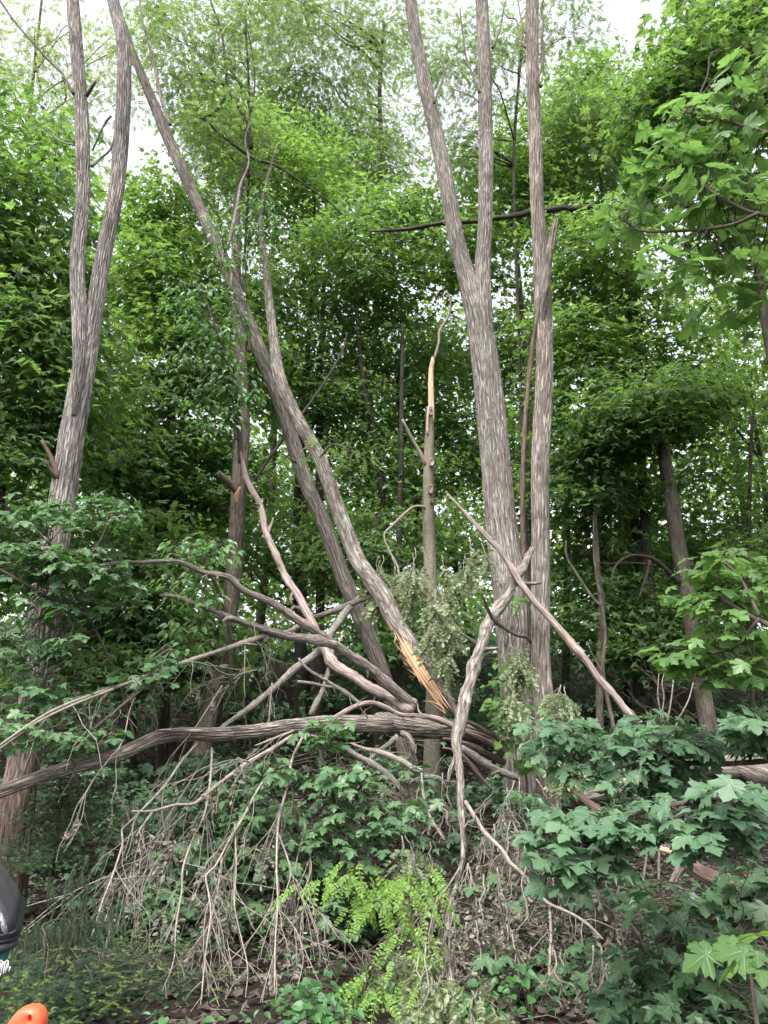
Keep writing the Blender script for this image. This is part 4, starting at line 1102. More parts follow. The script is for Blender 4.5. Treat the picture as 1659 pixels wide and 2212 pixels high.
N1, p, r = fallen('mossy_limb', 'grey lichen-spotted limb propped upright against the Y-shaped tree', 'branch', 'A', [(1190, 60, 40, 9.0), (1140, 150, 52, 8.7), (1070, 290, 70, 8.5), (1000, 400, 84), (920, 500, 88), (870, 610, 84), (845, 720, 84), (815, 830, 82), (770, 940, 84), (725, 1060, 84), (705, 1170, 88), (690, 1290, 92), (675, 1400, 72), (680, 1520, 60), (690, 1640, 54), (695, 1760, 54), (705, 1900, 50), (714, 2080, 40), (712, 2230, 30, 6.4)], 'mossy_bark', 22, .010, 8)
add_branch(N1, 'A', [(685, 1380, 40, 7.5), (655, 1500, 34), (625, 1600, 26), (605, 1690, 10, 7.3)], 'mossy_bark', 'branch', 9, .004)
add_branch(N1, 'A', [(830, 735, 40, 8.1), (770, 690, 26), (700, 650, 14, 8.3)], 'dark_bark', 'side_stub', 8, .002)
add_branch(N1, 'A', [(800, 800, 44, 8.0), (860, 760, 40), (960, 745, 14, 7.8)], 'mossy_bark', 'side_stub', 8, .002)
add_branch(N1, 'A', [(840, 360, 10, 8.0), (880, 470, 22), (930, 560, 26), (1000, 610, 24), (1090, 660, 24), (1150, 670, 24), (1180, 710, 20, 8.3)], 'dark_bark', 'branch', 8, .002)
PO, p, r = fallen('bare_pole', 'long straight barkless pole leaning from the trunks down to the right', 'branch', 'A', [(605, -320, 14, 8.6), (660, -260, 24), (760, -150, 30), (870, -30, 38), (960, 60, 42), (1050, 190, 46), (1110, 300, 50), (1200, 420, 50), (1300, 530, 49), (1420, 660, 49), (1480, 740, 60), (1560, 830, 52), (1650, 950, 50), (1760, 1080, 48), (1860, 1200, 48), (2050, 1370, 44, 8.0)], 'pink_wood', 16, .005, 9)
add_branch(PO, 'B', [(395, 1180, 12, 8.2), (330, 1070, 9), (265, 935, 5, 8.0)], 'twig', 'twig', 6, 0)
LG, p, r = fallen('fallen_log', 'brown log sloping down to the right edge, under the maple bough', 'log', 'F', [(520, 520, 40, 7.6), (700, 650, 54), (900, 760, 62), (1060, 850, 70), (1180, 920, 86), (1300, 1000, 90), (1450, 1090, 92), (1580, 1180, 96), (1700, 1260, 96), (1950, 1430, 90, 6.0)], 'red_wood', 18, .007, 4, step=.04)
add_branch(LG, 'F', [(1150, 930, 34, 6.5), (1120, 1010, 28), (1075, 1100, 24, 6.2)], 'branch_bark', 'stub', 8, .002)
add_branch(LG, 'F', [(1440, 1040, 28, 6.3), (1380, 1130, 30), (1320, 1215, 26, 6.0)], 'twig', 'stub', 8, .002)
add_branch(LG, 'F', [(930, 815, 20, 6.75), (1020, 850, 34), (1100, 875, 30), (1160, 895, 8, 6.5)], 'pale_wood', 'bare_wood', 8, .002)
Q1, p, r = fallen('fallen_log', 'dark rough log lying flat behind the maple bough, right edge', 'log', 'F', [(1080, 370, 70, 9.6), (1250, 375, 110), (1450, 390, 140), (1660, 410, 150), (2000, 440, 150, 8.8), (2600, 760, 150, 8.2), (3000, 1000, 130, 7.6)], 'fallen_bark', 24, .014, 7)
Q2, p, r = fallen('fallen_log', 'broken log end with pale torn wood between maple leaves', 'log', 'F', [(600, 560, 50, 8.0), (700, 540, 76), (800, 510, 84), (900, 470, 70), (950, 445, 36, 7.7)], 'fallen_bark', 16, .008, 3)
for k, (a, b, wd) in enumerate([((715, 500), (930, 435), 26), ((760, 480), (945, 440), 20), ((730, 490), (880, 470), 20), ((700, 505), (800, 480), 12), ((880, 440), (940, 425), 10)]):
    add_branch(Q2, 'F', [(a[0], a[1], 5, 7.62), ((a[0] + b[0]) / 2, (a[1] + b[1]) / 2, wd, 7.58), (b[0], b[1], 6, 7.55)], 'pale_wood', 'splinter', 6, .003, k)
fallen('hung_up_log', 'dark fallen trunk hung high across the wood behind the tall trunks', 'fallen tree', '2', [(-60, 1000, 10, 12.5), (90, 992, 16), (250, 966, 18), (400, 955, 20), (520, 940, 22), (640, 912, 24), (820, 900, 26), (1040, 895, 26), (1290, 885, 22), (1450, 870, 20, 12.0)], 'dark_bark', 14, .006, twigs=8, tw_len=.9, tw_mat='dark_twig')
for k, (pts, mt, lab) in enumerate([
        ([(-10, 780, 30, 7.3), (30, 800, 40), (150, 830, 42), (300, 890, 44), (400, 950, 46), (520, 1010, 46), (640, 1110, 46), (760, 1240, 40, 7.2)], 'grey_branch', 'long grey branch dropping from the log through the tangle'),
        ([(350, 850, 14, 7.3), (440, 885, 24), (520, 905, 34), (620, 940, 36), (720, 990, 38), (790, 1035, 36), (850, 1042, 26, 7.3)], 'twig', 'pale smooth branch with a sawn tip in the tangle'),
        ([(700, 780, 36, 7.6), (750, 800, 36), (775, 850, 34), (790, 920, 28, 7.5)], 'branch_bark', 'short bent stub hanging from the log'),
        ([(680, 800, 30, 7.8), (600, 870, 32), (540, 910, 30), (470, 980, 26, 7.8)], 'grey_branch', 'short grey stick rising to the log underside'),
        ([(220, 1040, 20, 7.2), (330, 1045, 30), (400, 1010, 30), (450, 985, 24, 7.4)], 'branch_bark', 'curved brown stick near the maple sprig'),
        ([(670, 1125, 26, 7.2), (760, 1120, 28), (850, 1085, 28), (950, 1090, 24), (1015, 1145, 22, 7.3)], 'grey_branch', 'wavy grey branch low in the tangle'),
        ([(840, 1060, 14, 7.0), (850, 1180, 16), (870, 1290, 16), (920, 1400, 16), (1000, 1521, 14, 6.6)], 'twig', 'slim pale stick running down to the right'),
        ([(1030, 1395, 24, 6.7), (1150, 1370, 34), (1250, 1310, 36), (1330, 1250, 28, 6.8)], 'dark_bark', 'dark curved branch crossing the propped limb'),
        ([(900, 1250, 20, 7), (960, 1300, 24), (1020, 1330, 20), (1010, 1400, 16, 6.8)], 'branch_bark', 'crooked short stick beside the propped limb')]):
    fallen('fallen_branch', lab, 'branch', 'E', pts, mt, 9, .002, k, twigs=6, tw_len=.35, tw_r=.004, down=.3, levels=2)
R1, p, r = fallen('fallen_branch', 'long thin branch curving down right over the withered leaves', 'branch', '6', [(350, 510, 18, 6.6), (400, 590, 18), (440, 650, 18), (510, 720, 17), (545, 775, 16), (600, 825, 15), (650, 890, 14), (710, 950, 13), (800, 990, 12), (880, 1040, 11), (945, 1105, 8, 5.3)], 'twig', 9, .001, twigs=10, tw_len=.4, down=.5, levels=2)
add_branch(R1, '6', [(712, 950, 15, 5.8), (720, 1060, 14), (715, 1200, 13), (710, 1300, 12), (703, 1480, 10, 5.1)], 'twig', 'side_branch', 7, 0, twigs=8, tw_len=.3, down=.6)
add_branch(R1, '6', [(720, 1270, 9, 5.3), (770, 1290, 9), (820, 1310, 8), (850, 1400, 6, 5.1)], 'twig', 'side_branch', 6, 0)
CUT, p, r = fallen('cut_branch', 'hanging bark-covered branch with a pale cut end near the bottom', 'branch', '6', [(340, 760, 22, 6.4), (310, 880, 24), (280, 980, 30), (275, 1080, 38), (280, 1200, 38, 5.3), (290, 1310, 32, 5.1)], 'dim_bark', 14, .006, 5)
add_branch(CUT, '6', [(287, 1285, 26, 5.13), (297, 1340, 28, 5.06)], 'pale_wood', 'cut_end', 10, .001)
# bare saplings and twigs on the bank at right
for k, pts in enumerate(([(860, 1600, 14, 8.4), (850, 1480, 12), (860, 1350, 10), (845, 1250, 8), (870, 1150, 5, 8.4)], [(880, 1600, 16, 8.5), (900, 1480, 13), (920, 1350, 11), (940, 1180, 9), (970, 1120, 6, 8.5)], [(950, 1590, 14, 8.6), (1000, 1480, 12), (1050, 1380, 10), (1085, 1250, 7, 8.6)], [(830, 1470, 12, 8.6), (812, 1340, 10), (825, 1120, 6, 8.6)])):
    P, Rr = path('B', pts)
    P, Rr = to_ground(P, Rr)
    e = thing('bare_sapling', ['bare upright twiggy sapling, tallest of four right of the pole', 'bare sapling with a forked tip next to the tallest one', 'bare sapling bending right toward the pale grey maple', 'bare straight sapling nearest to the leaning pole'][k], 'sapling', P[0], 'bare saplings on the bank')
    p, r = one_tube(P, Rr, 'stem', M['twig'], e, 7, .05)
    mb = MB(); twig_grow(mb, p, .004, 9, .5, -.1, 2, 4, tmin=.4); mb.build('twigs', M['dark_twig'], e, kind='stuff')

# ------------------------------------------------------------------ brush: bare hanging branches with dead leaves
def hang_leaves(mb, twigs, templates, per, size, frac=1.0, down=1.0, tmin=.3):
    Ps = []
    for t in twigs:
        if rng.uniform() > frac:
            continue
        k = rng.poisson(per)
        for _ in range(k):
            i = int(rng.uniform(tmin, 1) * (len(t) - 1))
            Ps.append(t[i])
    if not Ps:
        return
    Ps = np.array(Ps)
    n_ = len(Ps)
    H = np.column_stack([rng.normal(0, .45, (n_, 2)), -np.ones(n_) * down])
    N = np.column_stack([rng.normal(0, 1, (n_, 2)), rng.normal(0, .3, n_)])
    scatter(mb, templates, Ps, H, N, size * rng.uniform(.6, 1.25, n_))


def brush(label, view, pts, n_tw, tw_len, dead=1.0, mat='twig', size=.17, frac=.8, levels=2, leafmat='dead_leaf', templates=None, r0=.0038, down=.4, group='bare branches hanging from the log', name='hanging_branch', sub=(), tmin=.1, sides=9):
    P, Rr = path(view, pts)
    Rr = Rr * .58
    n_tw = max(4, int(n_tw * .62))
    tw_len = tw_len * 1.15
    dead = dead * .9
    e = thing(name, label, 'branch', P[0], group)
    p, r = one_tube(P, Rr, 'stem', M[mat], e, sides, .05, .001)
    ends = []
    mb = MB(); twig_grow(mb, p, r0, n_tw, tw_len, down, levels, 4, ends, .14, tmin, .42, .0018, 1.2)
    for s in sub:
        P2, R2 = path(view, s)
        p2, r2 = one_tube(P2, R2 * .62, 'branch', M[mat], e, 7, .05, .001)
        twig_grow(mb, p2, r0, max(4, n_tw // 3), tw_len, down, levels, 4, ends, .14, .1, .42, .0018, 1.2)
    mb.build('twigs', M['fine_twig'], e, kind='stuff')
    if dead > 0:
        m2 = MB(); hang_leaves(m2, ends, templates or PINNATE_DEAD, dead, size, frac)
        if m2.k:
            m2.build('withered_leaves', M[leafmat], e, False, 'stuff', attrs=False)
    return e, ends


brush('thick pale branch bending left below the log, bare forked tip', '5', [(1265, 225, 30, 7.2), (1180, 280, 30), (1060, 350, 30), (940, 440, 28), (840, 520, 26), (760, 525, 22), (650, 553, 18), (570, 552, 12, 6.0)], 10, .6, .6, sub=[[(660, 556, 18, 6.2), (620, 610, 16), (590, 660, 12, 6.0)], [(1075, 340, 14, 6.6), (1045, 330, 12), (1025, 322, 8, 6.5)], [(1270, 205, 18, 7.2), (1180, 240, 18), (1100, 270, 8, 7.0)]])
brush('leftmost long bare branch slanting down to the yew', '5', [(850, 260, 20, 7.0), (790, 330, 20), (720, 430, 18), (650, 510, 17), (560, 600, 16), (525, 635, 16), (530, 690, 15), (490, 820, 14), (440, 950, 13), (400, 1080, 12), (330, 1210, 11), (250, 1330, 7, 5.2)], 20, .75, 1.0, sub=[[(490, 845, 10, 6.0), (540, 845, 9), (600, 820, 7), (615, 720, 5, 6.2)], [(480, 830, 9, 6.0), (380, 870, 8), (250, 935, 7, 5.8)], [(460, 1000, 9, 5.7), (470, 1100, 8), (420, 1220, 8), (350, 1390, 5, 5.1)]])
brush('bare branch dropping straight from the bark slab on the log', '5', [(915, 280, 18, 7.1), (910, 400, 18), (885, 560, 16), (830, 680, 15), (790, 800, 14), (785, 900, 13), (760, 1050, 12), (750, 1200, 10), (700, 1330, 6, 5.2)], 22, .75, 1.1)
brush('bare branch starting at the fork in the log, long smooth middle', '5', [(1210, 340, 18, 7.0), (1120, 450, 18), (1050, 580, 17), (990, 680, 16), (930, 790, 15), (890, 830, 14), (900, 900, 13), (910, 1000, 12), (890, 1150, 10), (870, 1370, 6, 5.1)], 22, .75, 1.0, sub=[[(1015, 610, 13, 6.5), (1020, 800, 12), (1012, 950, 11), (1040, 1090, 9), (1070, 1230, 7), (1060, 1360, 5, 5.2)], [(960, 740, 13, 6.4), (945, 860, 12), (915, 1010, 10), (885, 1200, 8), (865, 1400, 6, 5.1)]])
brush('wavy bare branch hanging below the maple sprig on the log', '5', [(1305, 235, 24, 7.2), (1262, 330, 22), (1240, 450, 20), (1210, 560, 19), (1198, 650, 16), (1195, 800, 15), (1200, 950, 14), (1190, 1100, 12), (1185, 1340, 8, 5.2)], 20, .7, 1.8, sub=[[(1200, 640, 14, 6.6), (1240, 750, 12), (1255, 830, 11), (1215, 950, 8, 6.0)], [(1210, 980, 9, 6.0), (1280, 1070, 8), (1310, 1180, 7), (1290, 1300, 5, 5.3)]])
brush('fine twigs hanging behind the thick pale branch', '5', [(900, 290, 12, 7.3), (800, 460, 12), (700, 620, 10), (640, 740, 9), (560, 780, 7, 6.4)], 22, .7, 1.0, sub=[[(880, 480, 10, 7), (760, 600, 9), (640, 690, 8), (520, 770, 6, 6.4)], [(770, 560, 10, 7), (700, 650, 9), (620, 780, 7), (500, 900, 5, 6.2)]])
brush('matted twigs low in the middle, thick with brown leaves', '5', [(1000, 900, 10, 6.4), (900, 1050, 9), (800, 1180, 8), (640, 1330, 7), (550, 1470, 5, 5.0)], 26, .6, 2.4, frac=.7, sub=[[(1180, 950, 10, 6.2), (1100, 1080, 9), (950, 1250, 8), (800, 1450, 5, 5.0)], [(980, 1100, 9, 6), (1010, 1280, 8), (1035, 1470, 5, 5.0)]])
brush('thin bare twig fan right of the wavy branch', '5', [(1310, 560, 10, 6.9), (1330, 700, 10), (1345, 800, 9), (1310, 930, 8), (1390, 1000, 7), (1470, 1110, 5, 5.8)], 14, .6, 1.0, sub=[[(1310, 660, 8, 6.8), (1280, 780, 7), (1290, 880, 6), (1370, 1080, 5, 5.9)]])
brush('bare twigs hanging over the left part of the log', '5', [(606, 0, 10, 6.6), (560, 120, 10), (530, 250, 9), (470, 330, 8), (400, 420, 6), (345, 520, 5, 6.0)], 5, .4, .5, sub=[[(960, 10, 9, 7.2), (890, 120, 9), (830, 210, 8), (750, 300, 6, 6.9)]])
brush('bare twigs crossing above the log at its middle', '5', [(1175, 0, 14, 8.0), (1165, 120, 13), (1160, 180, 10, 7.8)], 8, .5, .3, sub=[[(1110, -60, 9, 8), (1010, -20, 9), (920, 130, 7, 7.6)], [(1060, -200, 8, 8.2), (1055, 0, 8), (1060, 60, 6, 8)]], down=.1)
brush('drooping twigs at the bottom centre under the pale cut end', '6', [(330, 790, 14, 6.2), (280, 870, 12), (220, 960, 10), (190, 1150, 8), (230, 1240, 6, 5.4)], 22, .5, 2.0, frac=.7)

# withered leaf curtains
def wilt_mass(label, regions, mat, templates, size, per, n_tw, tw_len, stemmat='fine_twig', name='withered_bough', group='withered leafy boughs', r0=.0045, green=None):
    x, y, rx, ry, d0, d1 = regions[0][:6]
    root = O(x, y - ry, (d0 + d1) / 2)
    e = thing(name, label, 'branch', root, group)
    ends = []
    mb = MB()
    n_tw = int(n_tw * .6)
    for (x, y, rx, ry, d0, d1) in regions:
        for k in range(max(2, n_tw // 6)):
            a = rng.uniform(-1, 1); D = rng.uniform(d0, d1)
            p0 = O(x + a * rx * .7, y - ry * rng.uniform(.6, 1), D)
            p1 = O(x + (a + rng.normal(0, .25)) * rx * .95, y + ry * rng.uniform(.2, 1), D - rng.uniform(0, .3))
            L = limb_path(p0, p1, .03, 6)
            pp, rr = smooth(L, np.linspace(r0 * 1.7, r0 * .7, 6), .06)
            st = MB(); tube(st, pp, rr * .8, 5); st.build('stem', M[stemmat], e)
            twig_grow(mb, pp, r0 * .75, 5, tw_len, .8, 2, 3, ends, .25, .05, .7, .0018)
    mb.build('twigs', M['fine_twig'], e, kind='stuff')
    m2 = MB(); hang_leaves(m2, ends, templates, per * .85, size * 1.2)
    m2.build('withered_leaves', M[mat], e, False, 'stuff', attrs=False)
    return e


wilt_mass('grey-green wilted locust spray draped before the snag', [(915, 1255, 60, 80, 8.6, 9.3), (960, 1340, 55, 80, 8.2, 8.9), (835, 1245, 25, 50, 9.0, 9.4)], 'wilted_leaf', PINNATE_WILT, .17, 3.4, 40, .3)
wilt_mass('pale wilted spray hanging against the foot of the Y-shaped tree', [(1110, 1430, 32, 70, 8.1, 8.5), (1105, 1500, 30, 40, 8.1, 8.5)], 'wilted_leaf', PINNATE_WILT, .16, 4.2, 30, .25)
wilt_mass('wilted green spray hanging beside the Y-shaped trunk top right', [(1035, 1210, 40, 50, 8.6, 9.1)], 'wilted_leaf', PINNATE_WILT, .15, 3.0, 24, .25)
wilt_mass('grey brown curtain of withered leaves right of the cut branch', [(1040, 1960, 60, 110, 5.6, 6.4), (1010, 2060, 50, 90, 5.2, 5.8), (1080, 2060, 40, 70, 5.3, 6.0)], 'dead_leaf', PINNATE_DEAD, .14, 4.4, 62, .35)
wilt_mass('dark brown withered mass hanging right of the thin curved branch', [(1200, 1960, 90, 100, 5.8, 6.6), (1300, 1960, 60, 90, 5.8, 6.6), (1180, 2110, 60, 80, 5.2, 5.7), (1310, 2110, 45, 90, 5.0, 5.6)], 'dead_leaf', PINNATE_DEAD, .14, 4.2, 62, .4)
wilt_mass('withered leaves caught in the tangle under the fallen trunk', [(930, 1740, 60, 70, 6.8, 7.4), (1110, 1740, 70, 60, 6.8, 7.4), (1060, 1830, 70, 60, 6.3, 6.9)], 'dead_leaf', PINNATE_DEAD, .13, 1.7, 46, .35)
wilt_mass('yellow-green wilting spray at the bottom centre edge', [(900, 2110, 60, 80, 4.9, 5.5), (960, 2160, 40, 60, 4.8, 5.3), (1030, 2180, 30, 50, 4.7, 5.1)], 'wilted_leaf', PINNATE_WILT, .15, 4.0, 36, .25)
wilt_mass('wilting spray above the bright locust shoots', [(910, 1860, 60, 50, 6.0, 6.6), (850, 1840, 40, 40, 6.2, 6.6)], 'wilted_leaf', PINNATE_WILT, .14, 3.0, 26, .25)
wilt_mass('wilted tassels among the maple leaves beside the straight trunk', [(1215, 1500, 20, 25, 7.3, 7.6), (1225, 1640, 25, 40, 6.9, 7.2), (1190, 1560, 20, 30, 7.3, 7.6)], 'wilted_leaf', PINNATE_WILT, .15, 3.6, 18, .2)

# ------------------------------------------------------------------ near leafy boughs: every large leaf its own object
def bough(name, label, cat, stems, regions, mat, size, templates=MAPLE_NEAR, kind='maple_leaf', twig='dark_twig', cap=290, mult=1.0, from_ground=False, camw=.35, noise=.3, hz=-.35, group=None, k=(5, 8), petiole=True, spread=.085, rest=MAPLE_MID, stemmat='dark_twig', wide=1.0):
    paths = [path(v, p) for v, p in stems]
    e = thing(name, label, cat, paths[0][0][0], group)
    allp = []
    for P, Rr in paths:
        p, r = one_tube(P, Rr, 'stem', M[stemmat], e, 8, .05, .001)
        allp.append(p)
    allp = np.vstack(allp)
    tw = MB()
    LP_, LH, LN, LS = [], [], [], []
    for (x, y, rx, ry, d0, d1, n_) in regions:
        for _ in range(int(math.ceil(n_ * mult * (1.45 if kind == 'maple_leaf' else 1)))):
            while True:
                u, v = rng.uniform(-1, 1, 2)
                if u * u + v * v < 1:
                    break
            c = O(x + u * rx, y + v * ry, rng.uniform(d0, d1))
            j = int(np.argmin(np.linalg.norm(allp - c, axis=1) + rng.uniform(0, .25, len(allp))))
            a_ = allp[j]
            if from_ground:
                a_ = c + np.array([rng.normal(0, .05), rng.normal(0, .05), 0]); a_[2] = ground_z(a_[0], a_[1])
            L = limb_path(a_, c, .07, 5)
            pp, rr = smooth(L, np.linspace(min(.008, .003 + .004 * np.linalg.norm(c - allp[j])), .0018, 5), .06)
            tube(tw, pp, rr, 4, cap=False)
            kk = int(rng.integers(k[0], k[1] + 1))
            a0 = rng.uniform(0, 6.28)
            for q in range(kk):
                a = a0 + q * 2.4 + rng.normal(0, .3)
                h = np.array([math.cos(a), math.sin(a), 0.])
                rad = spread * rng.uniform(.6, 1.7) * (size / .11)
                pos = c + h * rad + np.array([0, 0, rng.normal(.0, .03)])
                if petiole:
                    tube(tw, np.array([c + rng.normal(0, .012, 3), (c + pos) / 2 + np.array([0, 0, .012]), pos]), np.array([.0016, .0013, .001]), 3, cap=False)
                LP_.append(pos)
                LH.append(h * wide + np.array([0, -.15, hz]) + rng.normal(0, .22, 3))
                LN.append(np.array([0, -camw, 1.0]) + h * .25 + rng.normal(0, noise, 3))
                LS.append(size * rng.choice([.55, .8, 1.0, 1.15], p=[.15, .3, .35, .2]) * rng.uniform(.9, 1.1))
    tw.build('twigs', M[twig], e, kind='stuff')
    LP_, LH, LN, LS = map(np.array, (LP_, LH, LN, LS))
    order = np.argsort(-LS / LP_[:, 1])
    a, b = order[:cap], order[cap:]
    leaf_objects(e, kind, templates, M[mat], LP_[a], LH[a], LN[a], LS[a])
    if len(b):
        m2 = MB(); scatter(m2, rest, LP_[b], LH[b], LN[b], LS[b])
        m2.build('foliage', M[mat], e, False, 'stuff', attrs=False)
    return e


bough('maple_bough', 'blue-green maple bough reaching in from the right over the sloping log', 'maple branch', [('o', [(1750, 1740, 16, 3.6), (1600, 1720, 14), (1450, 1740, 11), (1330, 1770, 9), (1220, 1800, 7), (1170, 1800, 5, 4.3)]), ('o', [(1500, 1735, 9, 3.9), (1420, 1790, 8), (1300, 1840, 6, 4.1)])],
      [(1250, 1790, 95, 40, 4.0, 4.5, 12), (1230, 1850, 70, 45, 4.0, 4.3, 8), (1400, 1765, 100, 45, 3.9, 4.4, 13), (1560, 1750, 100, 55, 3.6, 4.1, 13), (1290, 1880, 50, 30, 4.0, 4.3, 4), (1530, 1820, 80, 35, 3.7, 4.0, 6)], 'maple_teal', .098)
bough('maple_bough', 'upper tier of maple leaves before the dark flat log', 'maple branch', [('o', [(1700, 1640, 12, 4.6), (1550, 1650, 11), (1420, 1640, 9), (1330, 1610, 6, 5.2)]), ('o', [(1420, 1640, 8, 4.9), (1300, 1660, 6), (1200, 1620, 5, 5.4)])],
      [(1390, 1590, 80, 45, 4.9, 5.4, 15), (1260, 1620, 80, 50, 5.1, 5.6, 14), (1180, 1570, 40, 60, 5.4, 5.8, 8), (1470, 1640, 60, 45, 4.7, 5.1, 9), (1620, 1600, 50, 60, 4.3, 4.7, 11), (1400, 1680, 90, 30, 4.8, 5.2, 9)], 'maple_teal', .098)
bough('maple_sapling', 'bright lobed-leaf sapling at the right edge before the grey trunk', 'sapling', [('o', [(1720, 1380, 12, 4.2), (1620, 1330, 10), (1540, 1290, 8), (1490, 1310, 5, 4.6)]), ('o', [(1640, 1335, 8, 4.3), (1580, 1400, 7), (1450, 1420, 5, 4.7)]), ('o', [(1640, 1330, 8, 4.3), (1600, 1250, 6), (1560, 1210, 4, 4.6)])],
      [(1590, 1220, 80, 40, 4.4, 5.0, 10), (1510, 1300, 45, 25, 4.4, 4.8, 4), (1600, 1300, 60, 40, 4.3, 4.8, 7), (1580, 1390, 80, 50, 4.3, 4.8, 9), (1460, 1420, 60, 25, 4.5, 4.8, 6), (1600, 1450, 60, 30, 4.3, 4.7, 5)], 'maple_bright', .092, noise=.45, camw=.2, k=(4, 6))
bough('tulip_bough', 'bright yellow-green bough with big pale lobed leaves, upper right', 'tree branch', [('o', [(1800, 470, 11, 3.6), (1660, 465, 10), (1600, 450, 8), (1520, 400, 6), (1470, 340, 4, 4.1)]), ('o', [(1640, 460, 10, 3.7), (1560, 490, 8), (1400, 500, 6), (1350, 480, 4, 4.3)]), ('o', [(1700, 300, 10, 3.8), (1600, 270, 8), (1480, 240, 6, 4.2)])],
      [(1480, 240, 60, 40, 4.0, 4.4, 5), (1560, 280, 90, 60, 3.9, 4.4, 12), (1500, 350, 90, 50, 3.9, 4.4, 10), (1430, 400, 60, 40, 4.1, 4.5, 5), (1360, 480, 40, 30, 4.2, 4.5, 4), (1560, 430, 100, 60, 3.8, 4.2, 11), (1540, 560, 100, 60, 3.9, 4.4, 9), (1600, 650, 70, 50, 4.0, 4.5, 6), (1650, 180, 40, 60, 3.8, 4.2, 5), (1655, 60, 30, 40, 3.9, 4.2, 2)], 'maple_bright', .108, noise=.5, camw=.05, k=(3, 5), spread=.10)
bough('maple_sapling', 'layered maple sapling in front of the foot of the left forked tree', 'sapling', [('o', [(300, 1640, 7, 6.9), (260, 1480, 6), (190, 1330, 6), (130, 1230, 5), (100, 1150, 4, 6.4)]), ('o', [(190, 1330, 8, 6.4), (90, 1280, 7), (-20, 1220, 6, 6.0)]), ('o', [(150, 1260, 8, 6.4), (210, 1180, 6), (240, 1120, 5, 6.5)])],
      [(60, 1210, 110, 35, 6.0, 6.5, 22), (170, 1220, 100, 40, 6.1, 6.6, 20), (60, 1110, 110, 40, 6.2, 6.8, 18), (220, 1110, 80, 40, 6.3, 6.9, 14), (100, 1290, 60, 50, 6.1, 6.5, 12), (110, 1390, 60, 30, 6.1, 6.5, 8), (230, 1280, 90, 50, 6.5, 7.0, 14), (20, 1400, 40, 60, 6.2, 6.8, 10), (60, 1470, 80, 40, 6.3, 6.8, 10)], 'maple_green', .088, cap=290, k=(5, 7))
bough('maple_sapling', 'maple leaves low behind the thin pale branch, left edge', 'sapling', [('o', [(170, 1700, 6, 6.4), (140, 1600, 5), (80, 1560, 4), (20, 1560, 3, 6.2)]), ('o', [(150, 1620, 8, 6.2), (220, 1560, 7), (330, 1470, 5, 6.5)])],
      [(60, 1580, 70, 30, 5.9, 6.3, 9), (200, 1580, 80, 40, 6.1, 6.6, 12), (160, 1510, 60, 25, 6.2, 6.6, 6), (310, 1450, 70, 30, 6.4, 6.8, 7), (60, 1520, 50, 25, 6.2, 6.6, 6)], 'maple_green', .085, k=(4, 6))
bough('maple_sapling', 'fresh green maple sprig sitting on the fallen trunk and below it', 'sapling', [('o', [(720, 1980, 10, 7.0), (730, 1850, 9), (720, 1720, 7), (690, 1620, 5, 6.9)]), ('o', [(725, 1760, 7, 6.9), (780, 1700, 5, 6.8)])],
      [(700, 1590, 45, 35, 6.8, 7.1, 7), (750, 1690, 70, 40, 6.5, 6.9, 13), (770, 1770, 70, 50, 6.4, 6.8, 14), (600, 1660, 30, 30, 6.6, 7, 4), (890, 1750, 25, 15, 6.1, 6.3, 3)], 'maple_green', .09, k=(4, 6))
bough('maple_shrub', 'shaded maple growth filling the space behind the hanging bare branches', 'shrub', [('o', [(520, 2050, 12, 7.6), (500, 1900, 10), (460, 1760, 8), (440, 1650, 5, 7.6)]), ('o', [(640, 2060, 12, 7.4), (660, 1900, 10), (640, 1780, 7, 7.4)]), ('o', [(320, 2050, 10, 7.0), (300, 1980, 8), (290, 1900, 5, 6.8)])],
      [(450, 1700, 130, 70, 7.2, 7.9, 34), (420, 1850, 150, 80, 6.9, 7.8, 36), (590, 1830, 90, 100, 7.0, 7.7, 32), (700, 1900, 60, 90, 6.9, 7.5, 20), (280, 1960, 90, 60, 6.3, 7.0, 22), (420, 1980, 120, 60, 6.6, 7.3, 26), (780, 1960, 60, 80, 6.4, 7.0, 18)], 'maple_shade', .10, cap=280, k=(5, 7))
bough('maple_sapling', 'mid green maple sapling standing just behind the hanging bare branches', 'sapling', [('o', [(560, 2080, 10, 6.9), (560, 1940, 8), (540, 1820, 6), (500, 1740, 4, 7.2)]), ('o', [(380, 2080, 9, 6.6), (390, 1960, 7), (400, 1860, 4, 7.0)])],
      [(480, 1750, 110, 50, 6.8, 7.4, 11), (590, 1800, 80, 70, 6.7, 7.3, 11), (430, 1860, 100, 60, 6.5, 7.1, 12), (330, 1960, 70, 50, 6.3, 6.8, 9), (560, 1920, 80, 60, 6.4, 6.9, 9), (680, 1840, 50, 70, 6.5, 7.0, 8), (450, 1990, 90, 50, 6.2, 6.7, 8)], 'maple_green', .092, k=(4, 6))
bough('maple_sapling', 'shaded maple leaves mixed through the tangle right of the sprig', 'sapling', [('o', [(900, 2040, 9, 6.6), (890, 1880, 7), (870, 1740, 5, 7.0)]), ('o', [(1080, 2040, 9, 7.0), (1090, 1880, 7), (1120, 1760, 5, 7.4)])],
      [(850, 1700, 80, 60, 7.0, 7.6, 16), (950, 1800, 80, 70, 6.8, 7.4, 16), (1120, 1760, 70, 60, 6.9, 7.5, 14), (820, 1830, 60, 50, 6.5, 7.1, 14), (1050, 1960, 80, 60, 5.9, 6.5, 12), (1240, 1960, 80, 70, 5.8, 6.5, 16), (1120, 2080, 80, 50, 5.3, 5.9, 9), (1290, 2090, 50, 60, 5.2, 5.8, 9)], 'maple_shade', .095, k=(4, 6))
